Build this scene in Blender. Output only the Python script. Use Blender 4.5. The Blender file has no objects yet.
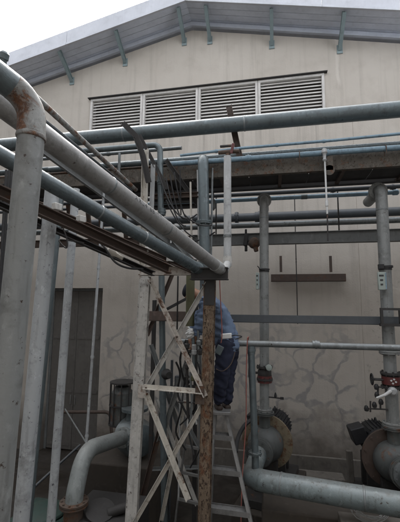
import bpy, math, random
from mathutils import Vector, Matrix, Quaternion, noise as mnoise
random.seed(7)
R = math.radians
V = Vector
sc = bpy.context.scene

# ------------------------------------------------------------------ camera
CAM = V((0, 0, 3.2)); FPX = 358.0
psi, th, ro = R(11.4), R(7.4), .0097
fwd = V((-math.sin(psi)*math.cos(th), math.cos(psi)*math.cos(th), math.sin(th)))
r0 = V((math.cos(psi), math.sin(psi), 0)); u0 = r0.cross(fwd)
rgt = r0*math.cos(ro) + u0*math.sin(ro); upv = u0*math.cos(ro) - r0*math.sin(ro)
cd = bpy.data.cameras.new('camera'); cam = bpy.data.objects.new('camera', cd)
sc.collection.objects.link(cam)
cam.matrix_world = Matrix(((rgt.x, upv.x, -fwd.x, CAM.x), (rgt.y, upv.y, -fwd.y, CAM.y), (rgt.z, upv.z, -fwd.z, CAM.z), (0, 0, 0, 1)))
cd.sensor_fit = 'VERTICAL'; cd.sensor_height = 24; cd.lens = FPX/522*24
cd.clip_start = .02; cd.clip_end = 3000
sc.camera = cam
# ------------------------------------------------------------------ world, sun, exposure
SUN_EL, SUN_AZ = 52, 335      # azimuth clockwise from +Y
w = bpy.data.worlds.new('World'); sc.world = w; w.use_nodes = True
nt = w.node_tree; nt.nodes.clear()
sky = nt.nodes.new('ShaderNodeTexSky'); sky.sky_type = 'NISHITA'; sky.sun_disc = False
sky.sun_elevation = R(SUN_EL); sky.sun_rotation = R(SUN_AZ); sky.air_density = 1.0; sky.dust_density = 6; sky.ozone_density = 1
hsv = nt.nodes.new('ShaderNodeHueSaturation'); hsv.inputs['Saturation'].default_value = .16
bg = nt.nodes.new('ShaderNodeBackground'); bg.inputs[1].default_value = .14
wo = nt.nodes.new('ShaderNodeOutputWorld')
nt.links.new(sky.outputs[0], hsv.inputs['Color']); nt.links.new(hsv.outputs[0], bg.inputs[0]); nt.links.new(bg.outputs[0], wo.inputs[0])
sl = bpy.data.lights.new('sun', 'SUN'); sl.energy = .6; sl.angle = R(25); sl.color = (1, .96, .9)
so = bpy.data.objects.new('sun', sl); sc.collection.objects.link(so)
sd = V((math.sin(R(SUN_AZ))*math.cos(R(SUN_EL)), math.cos(R(SUN_AZ))*math.cos(R(SUN_EL)), math.sin(R(SUN_EL))))
so.rotation_euler = sd.to_track_quat('Z', 'Y').to_euler(); so.location = (0, -5, 20)
sc.view_settings.view_transform = 'Standard'; sc.view_settings.look = 'None'
sc.view_settings.exposure = 2.3; sc.view_settings.gamma = 1
sc.render.engine = 'CYCLES'

# ------------------------------------------------------------------ helpers
def U(px, py, Y):
    d = fwd*FPX + rgt*(px-200) - upv*(py-261)
    return CAM + d*(Y/d.y)
def toz(a, b, z):                       # the point of line a-b at height z
    t = (z-a.z)/(b.z-a.z); return a + (b-a)*t
def ext(a, b, t): return a + (b-a)*t

def route(pts, bend=0, n=8):
    pts = [V(p) for p in pts]
    if bend <= 0 or len(pts) < 3: return pts
    out = [pts[0]]
    for i in range(1, len(pts)-1):
        a, b, c = pts[i-1], pts[i], pts[i+1]
        d1 = (a-b).normalized(); d2 = (c-b).normalized()
        ang = d1.angle(d2)
        if ang > math.pi-.03: out.append(b); continue
        t = min(bend/math.tan(ang/2), (a-b).length*.49 if i > 1 else (a-b).length*.98, (c-b).length*.49 if i < len(pts)-2 else (c-b).length*.98)
        rr = t*math.tan(ang/2); bis = (d1+d2).normalized(); cen = b + bis*(rr/math.sin(ang/2))
        s = b+d1*t - cen; e = b+d2*t - cen; ax = s.cross(e).normalized(); tot = s.angle(e)
        for k in range(n+1): out.append(cen + Quaternion(ax, tot*k/n) @ s)
    out.append(pts[-1]); return out

class G:
    def __init__(s): s.v = []; s.f = []
    def add(s, vs, fs):
        n = len(s.v); s.v += [tuple(v) for v in vs]; s.f += [tuple(i+n for i in f) for f in fs]; return s
    def tube(s, pts, r, seg=16, cap=True):
        pts = [V(p) for p in pts]; n = len(pts); rs = r if isinstance(r, (list, tuple)) else [r]*n
        ts = []
        for i in range(n):
            t = (pts[min(i+1, n-1)]-pts[max(i-1, 0)])
            if t.length < 1e-9: t = ts[-1] if ts else V((0, 0, 1))
            ts.append(t.normalized())
        nrm = ts[0].orthogonal().normalized(); vs = []; fs = []
        for i in range(n):
            if i:
                q = ts[i-1].rotation_difference(ts[i]); nrm = q @ nrm
                nrm = (nrm - ts[i]*nrm.dot(ts[i])).normalized()
            bn = ts[i].cross(nrm)
            for k in range(seg):
                a = 2*math.pi*k/seg; vs.append(pts[i] + (nrm*math.cos(a)+bn*math.sin(a))*rs[i])
        for i in range(n-1):
            for k in range(seg):
                k2 = (k+1) % seg; fs.append((i*seg+k, i*seg+k2, (i+1)*seg+k2, (i+1)*seg+k))
        if cap: fs += [tuple(range(seg))[::-1], tuple((n-1)*seg+k for k in range(seg))]
        return s.add(vs, fs)
    def lathe(s, o, ax, prof, seg=20):      # prof: (distance along ax, radius)
        o = V(o); ax = V(ax).normalized(); nrm = ax.orthogonal().normalized(); bn = ax.cross(nrm); vs = []; fs = []
        for d, r in prof:
            for k in range(seg):
                a = 2*math.pi*k/seg; vs.append(o+ax*d+(nrm*math.cos(a)+bn*math.sin(a))*max(r, .0005))
        n = len(prof)
        for i in range(n-1):
            for k in range(seg):
                k2 = (k+1) % seg; fs.append((i*seg+k, i*seg+k2, (i+1)*seg+k2, (i+1)*seg+k))
        fs += [tuple(range(seg))[::-1], tuple((n-1)*seg+k for k in range(seg))]
        return s.add(vs, fs)
    def flange(s, p, d, r, t=.02, bolts=8, gap=True):
        p = V(p); d = V(d).normalized()
        if gap: s.lathe(p, d, [(-t, r*.97), (-t+.002, r), (-.003, r), (-.003, r*.9), (.003, r*.9), (.003, r), (t-.002, r), (t, r*.97)], 28)
        else: s.lathe(p, d, [(-t/2, r*.97), (-t/2+.002, r), (t/2-.002, r), (t/2, r*.97)], 28)
        nrm = d.orthogonal().normalized(); bn = d.cross(nrm)
        for k in range(bolts):
            a = 2*math.pi*(k+.5)/bolts; c = p+(nrm*math.cos(a)+bn*math.sin(a))*r*.84
            s.tube([c-d*(t+.014), c+d*(t+.014)], r*.065+.002, 6)
        return s
    def box(s, c, sz, m=None):
        c = V(c); h = V(sz)/2; vs = []
        for x in (-1, 1):
            for y in (-1, 1):
                for z in (-1, 1):
                    q = V((x*h.x, y*h.y, z*h.z)); vs.append(c+(m @ q if m else q))
        return s.add(vs, [(0, 1, 3, 2), (4, 6, 7, 5), (0, 4, 5, 1), (2, 3, 7, 6), (0, 2, 6, 4), (1, 5, 7, 3)])
    def b(s, x0, x1, y0, y1, z0, z1): return s.box(((x0+x1)/2, (y0+y1)/2, (z0+z1)/2), (x1-x0, y1-y0, z1-z0))
    def sect(s, p, q, prof, up=(0, 0, 1)):  # closed 2D profile (side, up) swept p->q
        p, q, up = V(p), V(q), V(up); d = (q-p).normalized(); sd = d.cross(up).normalized(); u = sd.cross(d).normalized()
        n = len(prof); vs = [p+sd*a+u*b for a, b in prof]+[q+sd*a+u*b for a, b in prof]
        return s.add(vs, [(k, (k+1) % n, n+(k+1) % n, n+k) for k in range(n)]+[tuple(range(n))[::-1], tuple(range(n, 2*n))])
    def bar(s, p, q, w_, h_, up=(0, 0, 1)): return s.sect(p, q, [(-w_/2, -h_/2), (w_/2, -h_/2), (w_/2, h_/2), (-w_/2, h_/2)], up)

def angle_prof(w, t=.008): return [(0, 0), (w, 0), (w, t), (t, t), (t, w), (0, w)]
def chan_prof(h, w, t=.008): return [(0, -h/2), (w, -h/2), (w, -h/2+t), (t, -h/2+t), (t, h/2-t), (w, h/2-t), (w, h/2), (0, h/2)]
def i_prof(h, w, t=.01):
    a, b, c = w/2, t/2, h/2
    return [(-a, -c), (a, -c), (a, -c+t), (b, -c+t), (b, c-t), (a, c-t), (a, c), (-a, c), (-a, c-t), (-b, c-t), (-b, -c+t), (-a, -c+t)]

ORG = {}
def mk(name, g, mat, parent=None, label=None, cat=None, group=None, kind=None, bevel=0, smooth=32, origin=None):
    xs = [v[0] for v in g.v]; ys = [v[1] for v in g.v]; zs = [v[2] for v in g.v]
    o3 = V(origin) if origin else V(((min(xs)+max(xs))/2, (min(ys)+max(ys))/2, min(zs)))
    me = bpy.data.meshes.new(name); me.from_pydata([tuple(V(v)-o3) for v in g.v], [], g.f); me.update()
    if smooth:
        me.shade_smooth(); me.set_sharp_from_angle(angle=R(smooth))
    ob = bpy.data.objects.new(name, me); sc.collection.objects.link(ob)
    me.materials.append(mat); ORG[ob] = o3
    if parent: ob.parent = parent; ob.location = o3 - ORG[parent]
    else: ob.location = o3
    if bevel:
        m = ob.modifiers.new('bevel', 'BEVEL'); m.width = bevel; m.segments = 2; m.limit_method = 'ANGLE'
    tag(ob, label, cat, group, kind); return ob
def tag(o, label=None, cat=None, group=None, kind=None):
    for k, v in (('label', label), ('category', cat), ('group', group), ('kind', kind)):
        if v: o[k] = v
def thing(name, loc, label, cat, group=None):
    o = bpy.data.objects.new(name, None); sc.collection.objects.link(o); o.location = V(loc); o.empty_display_size = .1
    ORG[o] = V(loc); tag(o, label, cat, group); return o

# ------------------------------------------------------------------ materials
def N(t, ty, **kw):
    n = t.nodes.new(ty)
    for k, v in kw.items():
        if k in n.inputs: n.inputs[k].default_value = v
        else: setattr(n, k, v)
    return n
def ramp(t, stops):
    n = t.nodes.new('ShaderNodeValToRGB'); e = n.color_ramp.elements
    while len(e) < len(stops): e.new(.5)
    for k, (p, c) in enumerate(stops): e[k].position = p; e[k].color = (*c, 1) if len(c) == 3 else c
    return n
def mix(t, f, a, b, mode='MIX'):
    n = t.nodes.new('ShaderNodeMix'); n.data_type = 'RGBA'; n.blend_type = mode
    for s_, x in ((0, f), (6, a), (7, b)):
        if isinstance(x, bpy.types.NodeSocket): t.links.new(x, n.inputs[s_])
        else: n.inputs[s_].default_value = x if s_ == 0 else (*x, 1)
    return n.outputs[2]
def math_(t, op, a, b=0, c=0):
    n = t.nodes.new('ShaderNodeMath'); n.operation = op; n.use_clamp = False
    for i, x in enumerate((a, b, c)):
        if isinstance(x, bpy.types.NodeSocket): t.links.new(x, n.inputs[i])
        else: n.inputs[i].default_value = x
    return n.outputs[0]
def new_mat(name):
    m = bpy.data.materials.new(name); m.use_nodes = True; t = m.node_tree; t.nodes.clear()
    o = t.nodes.new('ShaderNodeOutputMaterial'); p = t.nodes.new('ShaderNodeBsdfPrincipled'); t.links.new(p.outputs[0], o.inputs[0])
    return m, t, p
def coords(t, scale=1, squash=(1, 1, 1), world=False):
    if world: c = N(t, 'ShaderNodeNewGeometry').outputs['Position']
    else:
        tc = N(t, 'ShaderNodeTexCoord'); oi = N(t, 'ShaderNodeObjectInfo')
        a = t.nodes.new('ShaderNodeVectorMath'); a.operation = 'MULTIPLY_ADD'
        t.links.new(oi.outputs['Random'], a.inputs[0]); a.inputs[1].default_value = (37, 53, 71); t.links.new(tc.outputs['Object'], a.inputs[2]); c = a.outputs[0]
    mp = N(t, 'ShaderNodeMapping'); mp.inputs['Scale'].default_value = tuple(scale*s for s in squash); t.links.new(c, mp.inputs[0]); return mp.outputs[0]
def noise(t, vec, scale, detail=6, rough=.6, dist=0):
    n = N(t, 'ShaderNodeTexNoise', Scale=scale, Detail=detail, Roughness=rough, Distortion=dist); t.links.new(vec, n.inputs['Vector']); return n.outputs[0]

def worn(name, base, dirt=(.05, .045, .04), rust=.0, grime=.35, rough=.55, metal=0., var=.25, chips=0., chipc=(.035, .02, .012), scale=1., dust=.0, sq=1.):
    """painted or galvanised metal: tone drift, grime blotches, streaks, rust patches, chipped spots"""
    m, t, p = new_mat(name); c = coords(t, scale, (1, 1, sq))
    big = noise(t, c, 2.2, 4, .55); mid = noise(t, c, 9, 8, .65); fine = noise(t, c, 55, 5, .7)
    lo = tuple(x*(1-var) for x in base); hi = tuple(min(1, x*(1+var)) for x in base)
    col = mix(t, big, lo, hi)
    f = N(t, 'ShaderNodeMapRange'); f.inputs[1].default_value = .52; f.inputs[2].default_value = .75; t.links.new(mid, f.inputs[0])
    col = mix(t, math_(t, 'MULTIPLY', f.outputs[0], grime), col, dirt)
    st = coords(t, scale, (9, 9, .8)); sn = noise(t, st, 3, 5, .6)
    f2 = N(t, 'ShaderNodeMapRange'); f2.inputs[1].default_value = .55; f2.inputs[2].default_value = .8; t.links.new(sn, f2.inputs[0])
    col = mix(t, math_(t, 'MULTIPLY', f2.outputs[0], grime*.8), col, dirt)
    if chips:
        cf = N(t, 'ShaderNodeMapRange'); cf.inputs[1].default_value = .70-chips*.2; cf.inputs[2].default_value = .74-chips*.2; t.links.new(noise(t, c, 22, 8, .75), cf.inputs[0])
        col = mix(t, cf.outputs[0], col, chipc)
    if rust:
        rn = noise(t, c, 5, 10, .7, .4); rf = N(t, 'ShaderNodeMapRange'); rf.inputs[1].default_value = .66-rust*.36; rf.inputs[2].default_value = .74-rust*.3; t.links.new(rn, rf.inputs[0])
        rr = ramp(t, [(.3, (.035, .018, .012)), (.5, (.11, .045, .02)), (.7, (.24, .11, .045))]); t.links.new(noise(t, c, 30, 8, .75), rr.inputs[0])
        col = mix(t, rf.outputs[0], col, rr.outputs[0])
    col = mix(t, .5, col, mix(t, fine, (.72, .72, .72), (1, 1, 1)), 'MULTIPLY')
    pal = N(t, 'ShaderNodeMapRange'); pal.inputs[1].default_value = .57; pal.inputs[2].default_value = .70; t.links.new(noise(t, coords(t, scale, (1.3, 1.3, .8)), 13, 7, .7), pal.inputs[0])
    col = mix(t, math_(t, 'MULTIPLY', pal.outputs[0], grime*.7), col, tuple(min(.75, x*1.7+.03) for x in base))
    if dust:   # settled dust on the top side
        g = N(t, 'ShaderNodeNewGeometry'); sx = N(t, 'ShaderNodeSeparateXYZ'); t.links.new(g.outputs['Normal'], sx.inputs[0])
        df = N(t, 'ShaderNodeMapRange'); df.inputs[1].default_value = .3; df.inputs[2].default_value = 1; df.inputs[4].default_value = dust; t.links.new(sx.outputs[2], df.inputs[0])
        col = mix(t, math_(t, 'MULTIPLY', df.outputs[0], mid), col, (.42, .40, .37))
    t.links.new(col, p.inputs['Base Color'])
    ro_ = math_(t, 'MULTIPLY_ADD', mid, .35, rough-.17); t.links.new(ro_, p.inputs['Roughness']); p.inputs['Metallic'].default_value = metal
    bp = N(t, 'ShaderNodeBump', Strength=.35, Distance=.004); t.links.new(math_(t, 'ADD', fine, math_(t, 'MULTIPLY', mid, 1.5)), bp.inputs['Height']); t.links.new(bp.outputs[0], p.inputs['Normal'])
    return m

M = {}
M['galv'] = worn('galvanised_pipe', (.20, .22, .225), grime=.6, rough=.36, metal=.35, chips=.4, dust=.35)
M['galv_light'] = worn('pale_galvanised_pipe', (.40, .41, .41), grime=.5, rough=.5, metal=.15, chips=.3, dust=.4)
M['galv_dull'] = worn('dull_concrete_grey_pipe', (.235, .245, .24), grime=.6, rough=.45, chips=.45, dust=.3, var=.25, metal=.1)
M['grey_pipe'] = worn('weathered_grey_pipe', (.29, .29, .285), grime=.6, rough=.38, metal=.2, chips=.3, dust=.5)
M['blue_grey'] = worn('blue_grey_pipe', (.10, .125, .135), grime=.5, rough=.28, metal=.25, chips=.25, dust=.2)
M['steel_blue'] = worn('steel_blue_pipe', (.125, .155, .165), grime=.6, rough=.34, dust=.3, chips=.3, metal=.25)
M['cyan'] = worn('pale_blue_pipe', (.22, .33, .41), grime=.6, rough=.35, dust=.3, chips=.35)
M['dark_pipe'] = worn('dark_grey_pipe', (.07, .08, .09), grime=.4, rough=.45, dust=.25)
M['white_pipe'] = worn('white_painted_pipe', (.50, .52, .56), grime=.45, rough=.5, chips=.35, chipc=(.10, .10, .10))
M['wash_pipe'] = worn('whitewashed_pipe', (.38, .40, .41), grime=.65, rough=.5, chips=.5, chipc=(.09, .09, .10))
M['cream'] = worn('cream_painted_steel', (.54, .51, .45), grime=.55, rough=.6, rust=.3, scale=1.6, chips=.3)
M['cream_clean'] = worn('pale_steel_post', (.50, .49, .46), grime=.65, rough=.6, rust=.14, chips=.5, chipc=(.12, .1, .09))
M['rusty_post'] = worn('rusty_brown_post', (.17, .125, .085), dirt=(.03, .02, .015), grime=1, rough=.85, rust=.40, chips=.9, scale=1.6, sq=.5, var=.5)
M['rust'] = worn('rusted_steel', (.09, .065, .05), grime=.6, rough=.85, rust=.42, scale=1.5)
M['brown'] = worn('brown_steel', (.085, .06, .048), grime=.5, rough=.7, rust=.25)
M['brace_rust'] = worn('rust_streaked_brace', (.50, .46, .41), grime=.5, rough=.7, rust=.42, scale=1.6)
M['elbow'] = worn('rust_blistered_elbow', (.24, .245, .235), grime=.6, rough=.6, rust=.50, chips=.5, scale=2.2, dust=.2)
M['dark'] = worn('dark_grimy_steel', (.035, .033, .032), grime=.4, rough=.7, rust=.1)
M['beam_grey'] = worn('dull_grey_beam', (.16, .17, .17), grime=.45, rough=.6, rust=.08, dust=.2)
M['web'] = worn('rust_streaked_edge_beam', (.105, .092, .075), dirt=(.02, .017, .014), grime=.9, rough=.75, rust=.30, scale=1.6, chips=.7, var=.4)
M['teal'] = worn('teal_grey_strut', (.25, .32, .33), grime=.25, rough=.5)
M['pump'] = worn('grey_pump_casing', (.085, .092, .09), grime=.6, rough=.55, rust=.28)
M['suction'] = worn('grey_green_suction_pipe', (.19, .23, .235), grime=.8, rough=.36, metal=.2, chips=.5, dust=.4, var=.35)
M['pump_disc'] = worn('yellowed_pump_plate', (.20, .165, .11), grime=.7, rough=.7, rust=.42, scale=1.5)
M['motor'] = worn('black_motor', (.018, .019, .022), grime=.2, rough=.55)
M['green_dark'] = worn('dull_green_machine', (.025, .055, .045), grime=.6, rough=.6, rust=.12)
M['greenish'] = worn('pale_greenish_pipe', (.26, .285, .28), grime=.6, rough=.42, rust=.06, dust=.35, chips=.3)
M['olive'] = worn('olive_pipe', (.10, .10, .05), grime=.4, rough=.6)
M['alu'] = worn('scuffed_aluminium', (.24, .24, .235), grime=.5, rough=.5, metal=.4, chips=.2)
M['black'] = worn('black_rubber', (.015, .015, .016), grime=.1, rough=.6)
M['red'] = worn('red_paint', (.11, .025, .023), grime=.4, rough=.5)
M['rope'] = worn('faded_red_rope', (.30, .11, .09), grime=.3, rough=.9)
M['white'] = worn('white_plastic', (.62, .63, .62), grime=.25, rough=.5)
M['tagm'] = worn('pale_tag_plastic', (.33, .38, .35), grime=.25, rough=.4)
M['ink'] = worn('dark_stencil_ink', (.05, .05, .05), grime=.0, rough=.7)
M['slat'] = worn('louvre_white_paint', (.62, .60, .57), grime=.25, rough=.55)
M['void'] = worn('dark_louvre_interior', (.12, .11, .10), grime=.2, rough=.9)
M['roof'] = worn('grey_roof_sheet', (.60, .64, .72), grime=.15, rough=.45)
M['fascia'] = worn('pale_fascia', (.56, .58, .63), grime=.12, rough=.45)
M['concrete'] = worn('stained_concrete', (.17, .155, .135), grime=.6, rough=.9, scale=.8)
M['floor_block'] = worn('grimy_brown_concrete', (.06, .05, .04), grime=.6, rough=.9, scale=.8)
M['door'] = worn('dark_grey_door', (.13, .122, .112), grime=.4, rough=.8)
M['shirt'] = worn('blue_work_shirt', (.13, .18, .27), grime=.2, rough=.9, scale=.8)
M['trousers'] = worn('navy_work_trousers', (.014, .018, .04), grime=.1, rough=.9)
M['skin'] = worn('skin', (.35, .19, .12), grime=.05, rough=.5, var=.08)
M['shoe'] = worn('brown_shoe', (.035, .022, .016), grime=.3, rough=.6)
M['cap'] = worn('dark_cap', (.012, .014, .022), grime=.1, rough=.9)

def wall_mat():
    m, t, p = new_mat('stained_cream_render'); c = coords(t, 1, world=True)
    s = N(t, 'ShaderNodeSeparateXYZ'); t.links.new(N(t, 'ShaderNodeNewGeometry').outputs['Position'], s.inputs[0]); z = s.outputs[2]; x = s.outputs[0]
    def rng(v, a, b, c0=0., c1=1., smooth=False):
        n = N(t, 'ShaderNodeMapRange'); n.interpolation_type = 'SMOOTHSTEP' if smooth else 'LINEAR'
        n.inputs[1].default_value = a; n.inputs[2].default_value = b; n.inputs[3].default_value = c0; n.inputs[4].default_value = c1; t.links.new(v, n.inputs[0]); return n.outputs[0]
    big = noise(t, c, .7, 5, .6); mid = noise(t, c, 3, 8, .6)
    col = mix(t, big, (.44, .40, .35), (.57, .53, .475))
    col = mix(t, math_(t, 'MULTIPLY', rng(mid, .5, .8), .3), col, (.30, .26, .22))
    st = coords(t, 1, (5, 5, .25), world=True); sn = noise(t, st, 1.4, 6, .65)            # rain streaks
    col = mix(t, math_(t, 'MULTIPLY', rng(sn, .52, .78), .35), col, (.24, .21, .18))
    # grey patched crack lines on the lower wall
    wv = t.nodes.new('ShaderNodeVectorMath'); wv.operation = 'ADD'
    nz = N(t, 'ShaderNodeTexNoise', Scale=1.8, Detail=3); t.links.new(c, nz.inputs['Vector'])
    sc_ = t.nodes.new('ShaderNodeVectorMath'); sc_.operation = 'SCALE'; sc_.inputs['Scale'].default_value = .7; t.links.new(nz.outputs['Color'], sc_.inputs[0])
    t.links.new(c, wv.inputs[0]); t.links.new(sc_.outputs[0], wv.inputs[1])
    vo = N(t, 'ShaderNodeTexVoronoi', feature='DISTANCE_TO_EDGE', Scale=2.15); t.links.new(wv.outputs[0], vo.inputs['Vector'])
    line = rng(vo.outputs[0], .03, .095, 1, 0, True)
    area = math_(t, 'MULTIPLY', rng(z, 3.1, 2.4), rng(z, .5, .9))
    area = math_(t, 'MULTIPLY', area, rng(noise(t, c, .9, 2), .33, .45))
    area = math_(t, 'MULTIPLY', area, rng(x, 1.65, 1.45))
    area = math_(t, 'MULTIPLY', area, rng(x, -3.8, -3.6))
    col = mix(t, math_(t, 'MULTIPLY', math_(t, 'MULTIPLY', math_(t, 'MULTIPLY', line, rng(noise(t, c, 6, 4), .3, .5, .45, 1)), area), .8), col, (.27, .265, .26))
    # black speckle mould right of the joint
    sp = rng(noise(t, c, 9, 10, .8), .56, .66); sa = math_(t, 'MULTIPLY', rng(x, 1.68, 1.8), rng(noise(t, c, 1.3, 3), .45, .6))
    sa = math_(t, 'MULTIPLY', sa, rng(z, 5, 4.2))
    col = mix(t, math_(t, 'MULTIPLY', math_(t, 'MULTIPLY', sp, sa), .6), col, (.10, .09, .08))
    # grime rising from the base
    gz = math_(t, 'ADD', z, math_(t, 'MULTIPLY', mid, -1.1))
    col = mix(t, rng(gz, .75, -.15, 0, .85), col, (.085, .07, .055))
    col = mix(t, math_(t, 'MULTIPLY', rng(gz, 3.2, .6), .1), col, (.20, .18, .16))
    ls = math_(t, 'MULTIPLY', rng(z, 5.2, 7.4), rng(z, 7.42, 7.38)); ls = math_(t, 'MULTIPLY', ls, math_(t, 'MULTIPLY', rng(x, -4.4, -4.2), rng(x, 1.3, 1.1)))
    col = mix(t, math_(t, 'MULTIPLY', math_(t, 'MULTIPLY', ls, rng(noise(t, coords(t, 1, (7, 7, .2), world=True), 2, 5), .45, .7)), .45), col, (.22, .19, .165))
    # pale repair streak under the strut
    d = math_(t, 'ABSOLUTE', math_(t, 'ADD', math_(t, 'ADD', x, -1.42), math_(t, 'MULTIPLY', noise(t, c, 3, 3), -.12)))
    pale = math_(t, 'MULTIPLY', rng(d, .05, .02), math_(t, 'MULTIPLY', rng(z, 7.9, 8.1), .5))
    col = mix(t, pale, col, (.62, .58, .52))
    t.links.new(col, p.inputs['Base Color']); p.inputs['Roughness'].default_value = .9
    bp = N(t, 'ShaderNodeBump', Strength=.4, Distance=.01); t.links.new(math_(t, 'ADD', noise(t, c, 40, 4), math_(t, 'MULTIPLY', mid, 2.)), bp.inputs['Height']); t.links.new(bp.outputs[0], p.inputs['Normal'])
    return m
M['wall'] = wall_mat()
def ground_mat():
    m, t, p = new_mat('oily_concrete_floor'); c = coords(t, 1, world=True)
    big = noise(t, c, .9, 6, .6); mid = noise(t, c, 5, 9, .7)
    r_ = ramp(t, [(.3, (.014, .011, .009)), (.5, (.03, .024, .019)), (.72, (.07, .06, .048))]); t.links.new(mid, r_.inputs[0])
    col = mix(t, big, r_.outputs[0], (.03, .025, .02)); t.links.new(col, p.inputs['Base Color'])
    rr = ramp(t, [(.4, (.3, .3, .3)), (.6, (.85, .85, .85))]); t.links.new(big, rr.inputs[0]); t.links.new(rr.outputs[0], p.inputs['Roughness'])
    bp = N(t, 'ShaderNodeBump', Strength=.5, Distance=.02); t.links.new(mid, bp.inputs['Height']); t.links.new(bp.outputs[0], p.inputs['Normal'])
    return m
M['ground'] = ground_mat()

# ------------------------------------------------------------------ ground
g = G(); g.add([(-900, -900, 0), (900, -900, 0), (900, 900, 0), (-900, 900, 0)], [(0, 1, 2, 3)])
mk('ground', g, M['ground'], kind='structure', smooth=0)

# ------------------------------------------------------------------ building
W = 7.6; RX = -1.78; RZ = 9.81; SL = .225; X0, X1 = RX-8.2, RX+8.2; LZ0, LZ1 = 7.40, 8.28; LX0, LX1 = -4.33, 1.19
DX0, DX1, DZ = -5.15, -3.79, 3.62
bld = thing('factory_building', (RX, W, 0), 'cream rendered gable-ended factory building with louvred vents under a grey overhanging roof', 'building')
def topz(x): return RZ-.02-SL*abs(x-RX)
def wp(x0, x1, z0, z1=None):
    g = G(); xs = [x0]+([RX] if x0 < RX < x1 and z1 is None else [])+[x1]
    pr = [(x, z0) for x in xs]+[(x, topz(x) if z1 is None else z1) for x in reversed(xs)]
    n = len(pr); vs = [(x, W, z) for x, z in pr]+[(x, W+.22, z) for x, z in pr]
    g.add(vs, [tuple(range(n)), tuple(range(n, 2*n))[::-1]]+[((k+1) % n, k, n+k, n+(k+1) % n) for k in range(n)])
    mk('wall_panel', g, M['wall'], bld, smooth=0)
wp(X0, DX0, 0, LZ0); wp(DX0, DX1, DZ, LZ0); wp(DX1, 1.717, 0, LZ0); wp(1.727, X1, 0, LZ0)
def wpoly(pr):
    g = G(); n = len(pr); vs = [(x, W, z) for x, z in pr]+[(x, W+.22, z) for x, z in pr]
    g.add(vs, [tuple(range(n)), tuple(range(n, 2*n))[::-1]]+[((k+1) % n, k, n+k, n+(k+1) % n) for k in range(n)])
    mk('wall_panel', g, M['wall'], bld, smooth=0)
XK = (topz(RX)-LZ1)/SL
wpoly([(X0, LZ0), (LX0, LZ0), (LX0, LZ1), (RX-XK, LZ1), (X0, topz(X0))]); wpoly([(LX1, LZ0), (X1, LZ0), (X1, topz(X1)), (RX+XK, LZ1), (LX1, LZ1)])
wpoly([(RX-XK, LZ1), (RX+XK, LZ1), (RX, topz(RX))])
g = G(); g.b(1.70, 1.745, W+.006, W+.2, 0, LZ0); mk('joint_filler', g, M['wall'], bld, smooth=0)
# side walls and back so the building is a volume
g = G(); g.b(X0, X0+.22, W+.22, W+22, 0, topz(X0)-.05); g.b(X1-.22, X1, W+.22, W+22, 0, topz(X0)-.05); mk('side_wall', g, M['wall'], bld, smooth=0)
# doorway recess
g = G(); g.b(DX0-.02, DX1+.3, W+.9, W+1.0, 0, DZ+.1); g.b(DX0-.1, DX0-.003, W+.223, W+.9, 0, DZ+.1); g.b(DX1+.003, DX1+.1, W+.223, W+.9, 0, DZ+.1); g.b(DX0-.1, DX1+.1, W+.223, W+.9, DZ+.003, DZ+.1)
mk('doorway_recess', g, M['door'], bld, smooth=0)
g = G(); g.b(DX0+.003, DX0+.06, W+.14, W+.20, 0, DZ-.06); g.b(DX1-.06, DX1-.003, W+.14, W+.20, 0, DZ-.06); g.b(DX0+.003, DX1-.003, W+.14, W+.20, DZ-.058, DZ-.003)
mk('door_frame', g, M['beam_grey'], bld, smooth=0)
for k in range(2):
    xa = DX0+.065+k*.617; dl = mk('door', G().b(xa, xa+.610, W+.15, W+.185, .02, DZ-.064), M['door'], bld, bevel=.004)
    mk('handle', G().tube([(xa+(.56 if k == 0 else .05), W+.12, 1.0), (xa+(.56 if k == 0 else .05), W+.12, 1.2)], .012, 8), M['alu'], dl)
    for zz_ in (.1, 1.25, 2.45): mk('door_rail', G().b(xa+.04, xa+.57, W+.138, W+.149, zz_, zz_+.07), M['door'], dl, smooth=0)
# plinth
g = G(); g.b(DX1, 1.70, W-.06, W-.003, 0, .40); mk('plinth', g, M['concrete'], bld, bevel=.01)
g = G(); g.b(1.72, X1, W-.062, W-.003, 0, .38); mk('plinth', g, M['concrete'], bld, bevel=.01)
# louvres
lb = G(); lb.b(LX0-.05, LX1+.05, W+.36, W+.38, LZ0-.05, LZ1+.05); mk('louvre_backing', lb, M['void'], bld, smooth=0)  # dark sheet, its colour stands for the unlit interior behind the slats
xs = [LX0, -2.965, -1.61, -.24, LX1]
slat_me = None
for i in range(4):
    a, b_ = xs[i]+.004, xs[i+1]-.004; y0, y1 = W-.035, W+.10; fw = .055
    g = G(); g.b(a, b_, y0, y1, LZ0, LZ0+fw); g.b(a, b_, y0, y1, LZ1-fw, LZ1); g.b(a, a+fw, y0, y1, LZ0+fw, LZ1-fw); g.b(b_-fw, b_, y0, y1, LZ0+fw, LZ1-fw)
    fr = mk('louvre_frame', g, M['slat'], bld, bevel=.004)
    n = 10; h = (LZ1-LZ0-2*fw)/n
    for k in range(n):
        zc = LZ0+fw+h*(k+.5); g = G()
        p0 = V((a+fw+.002, W+.02, zc)); p1 = V((b_-fw-.002, W+.02, zc))
        d = V((0, .62, .78)).normalized()
        g.bar(p0, p1, .052, .006, up=V((0, .86, -.5)))
        g.v = [tuple(v) for v in g.v]
        mk('slat', g, M['slat'], fr, smooth=0)
g = G(); g.b(LX0-.05, LX1+.06, W-.09, W-.003, LZ1+.004, LZ1+.02); mk('drip_flashing', g, M['dark'], bld, smooth=0)  # small hood, coloured dark to draw the shadow line above the louvres
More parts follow.
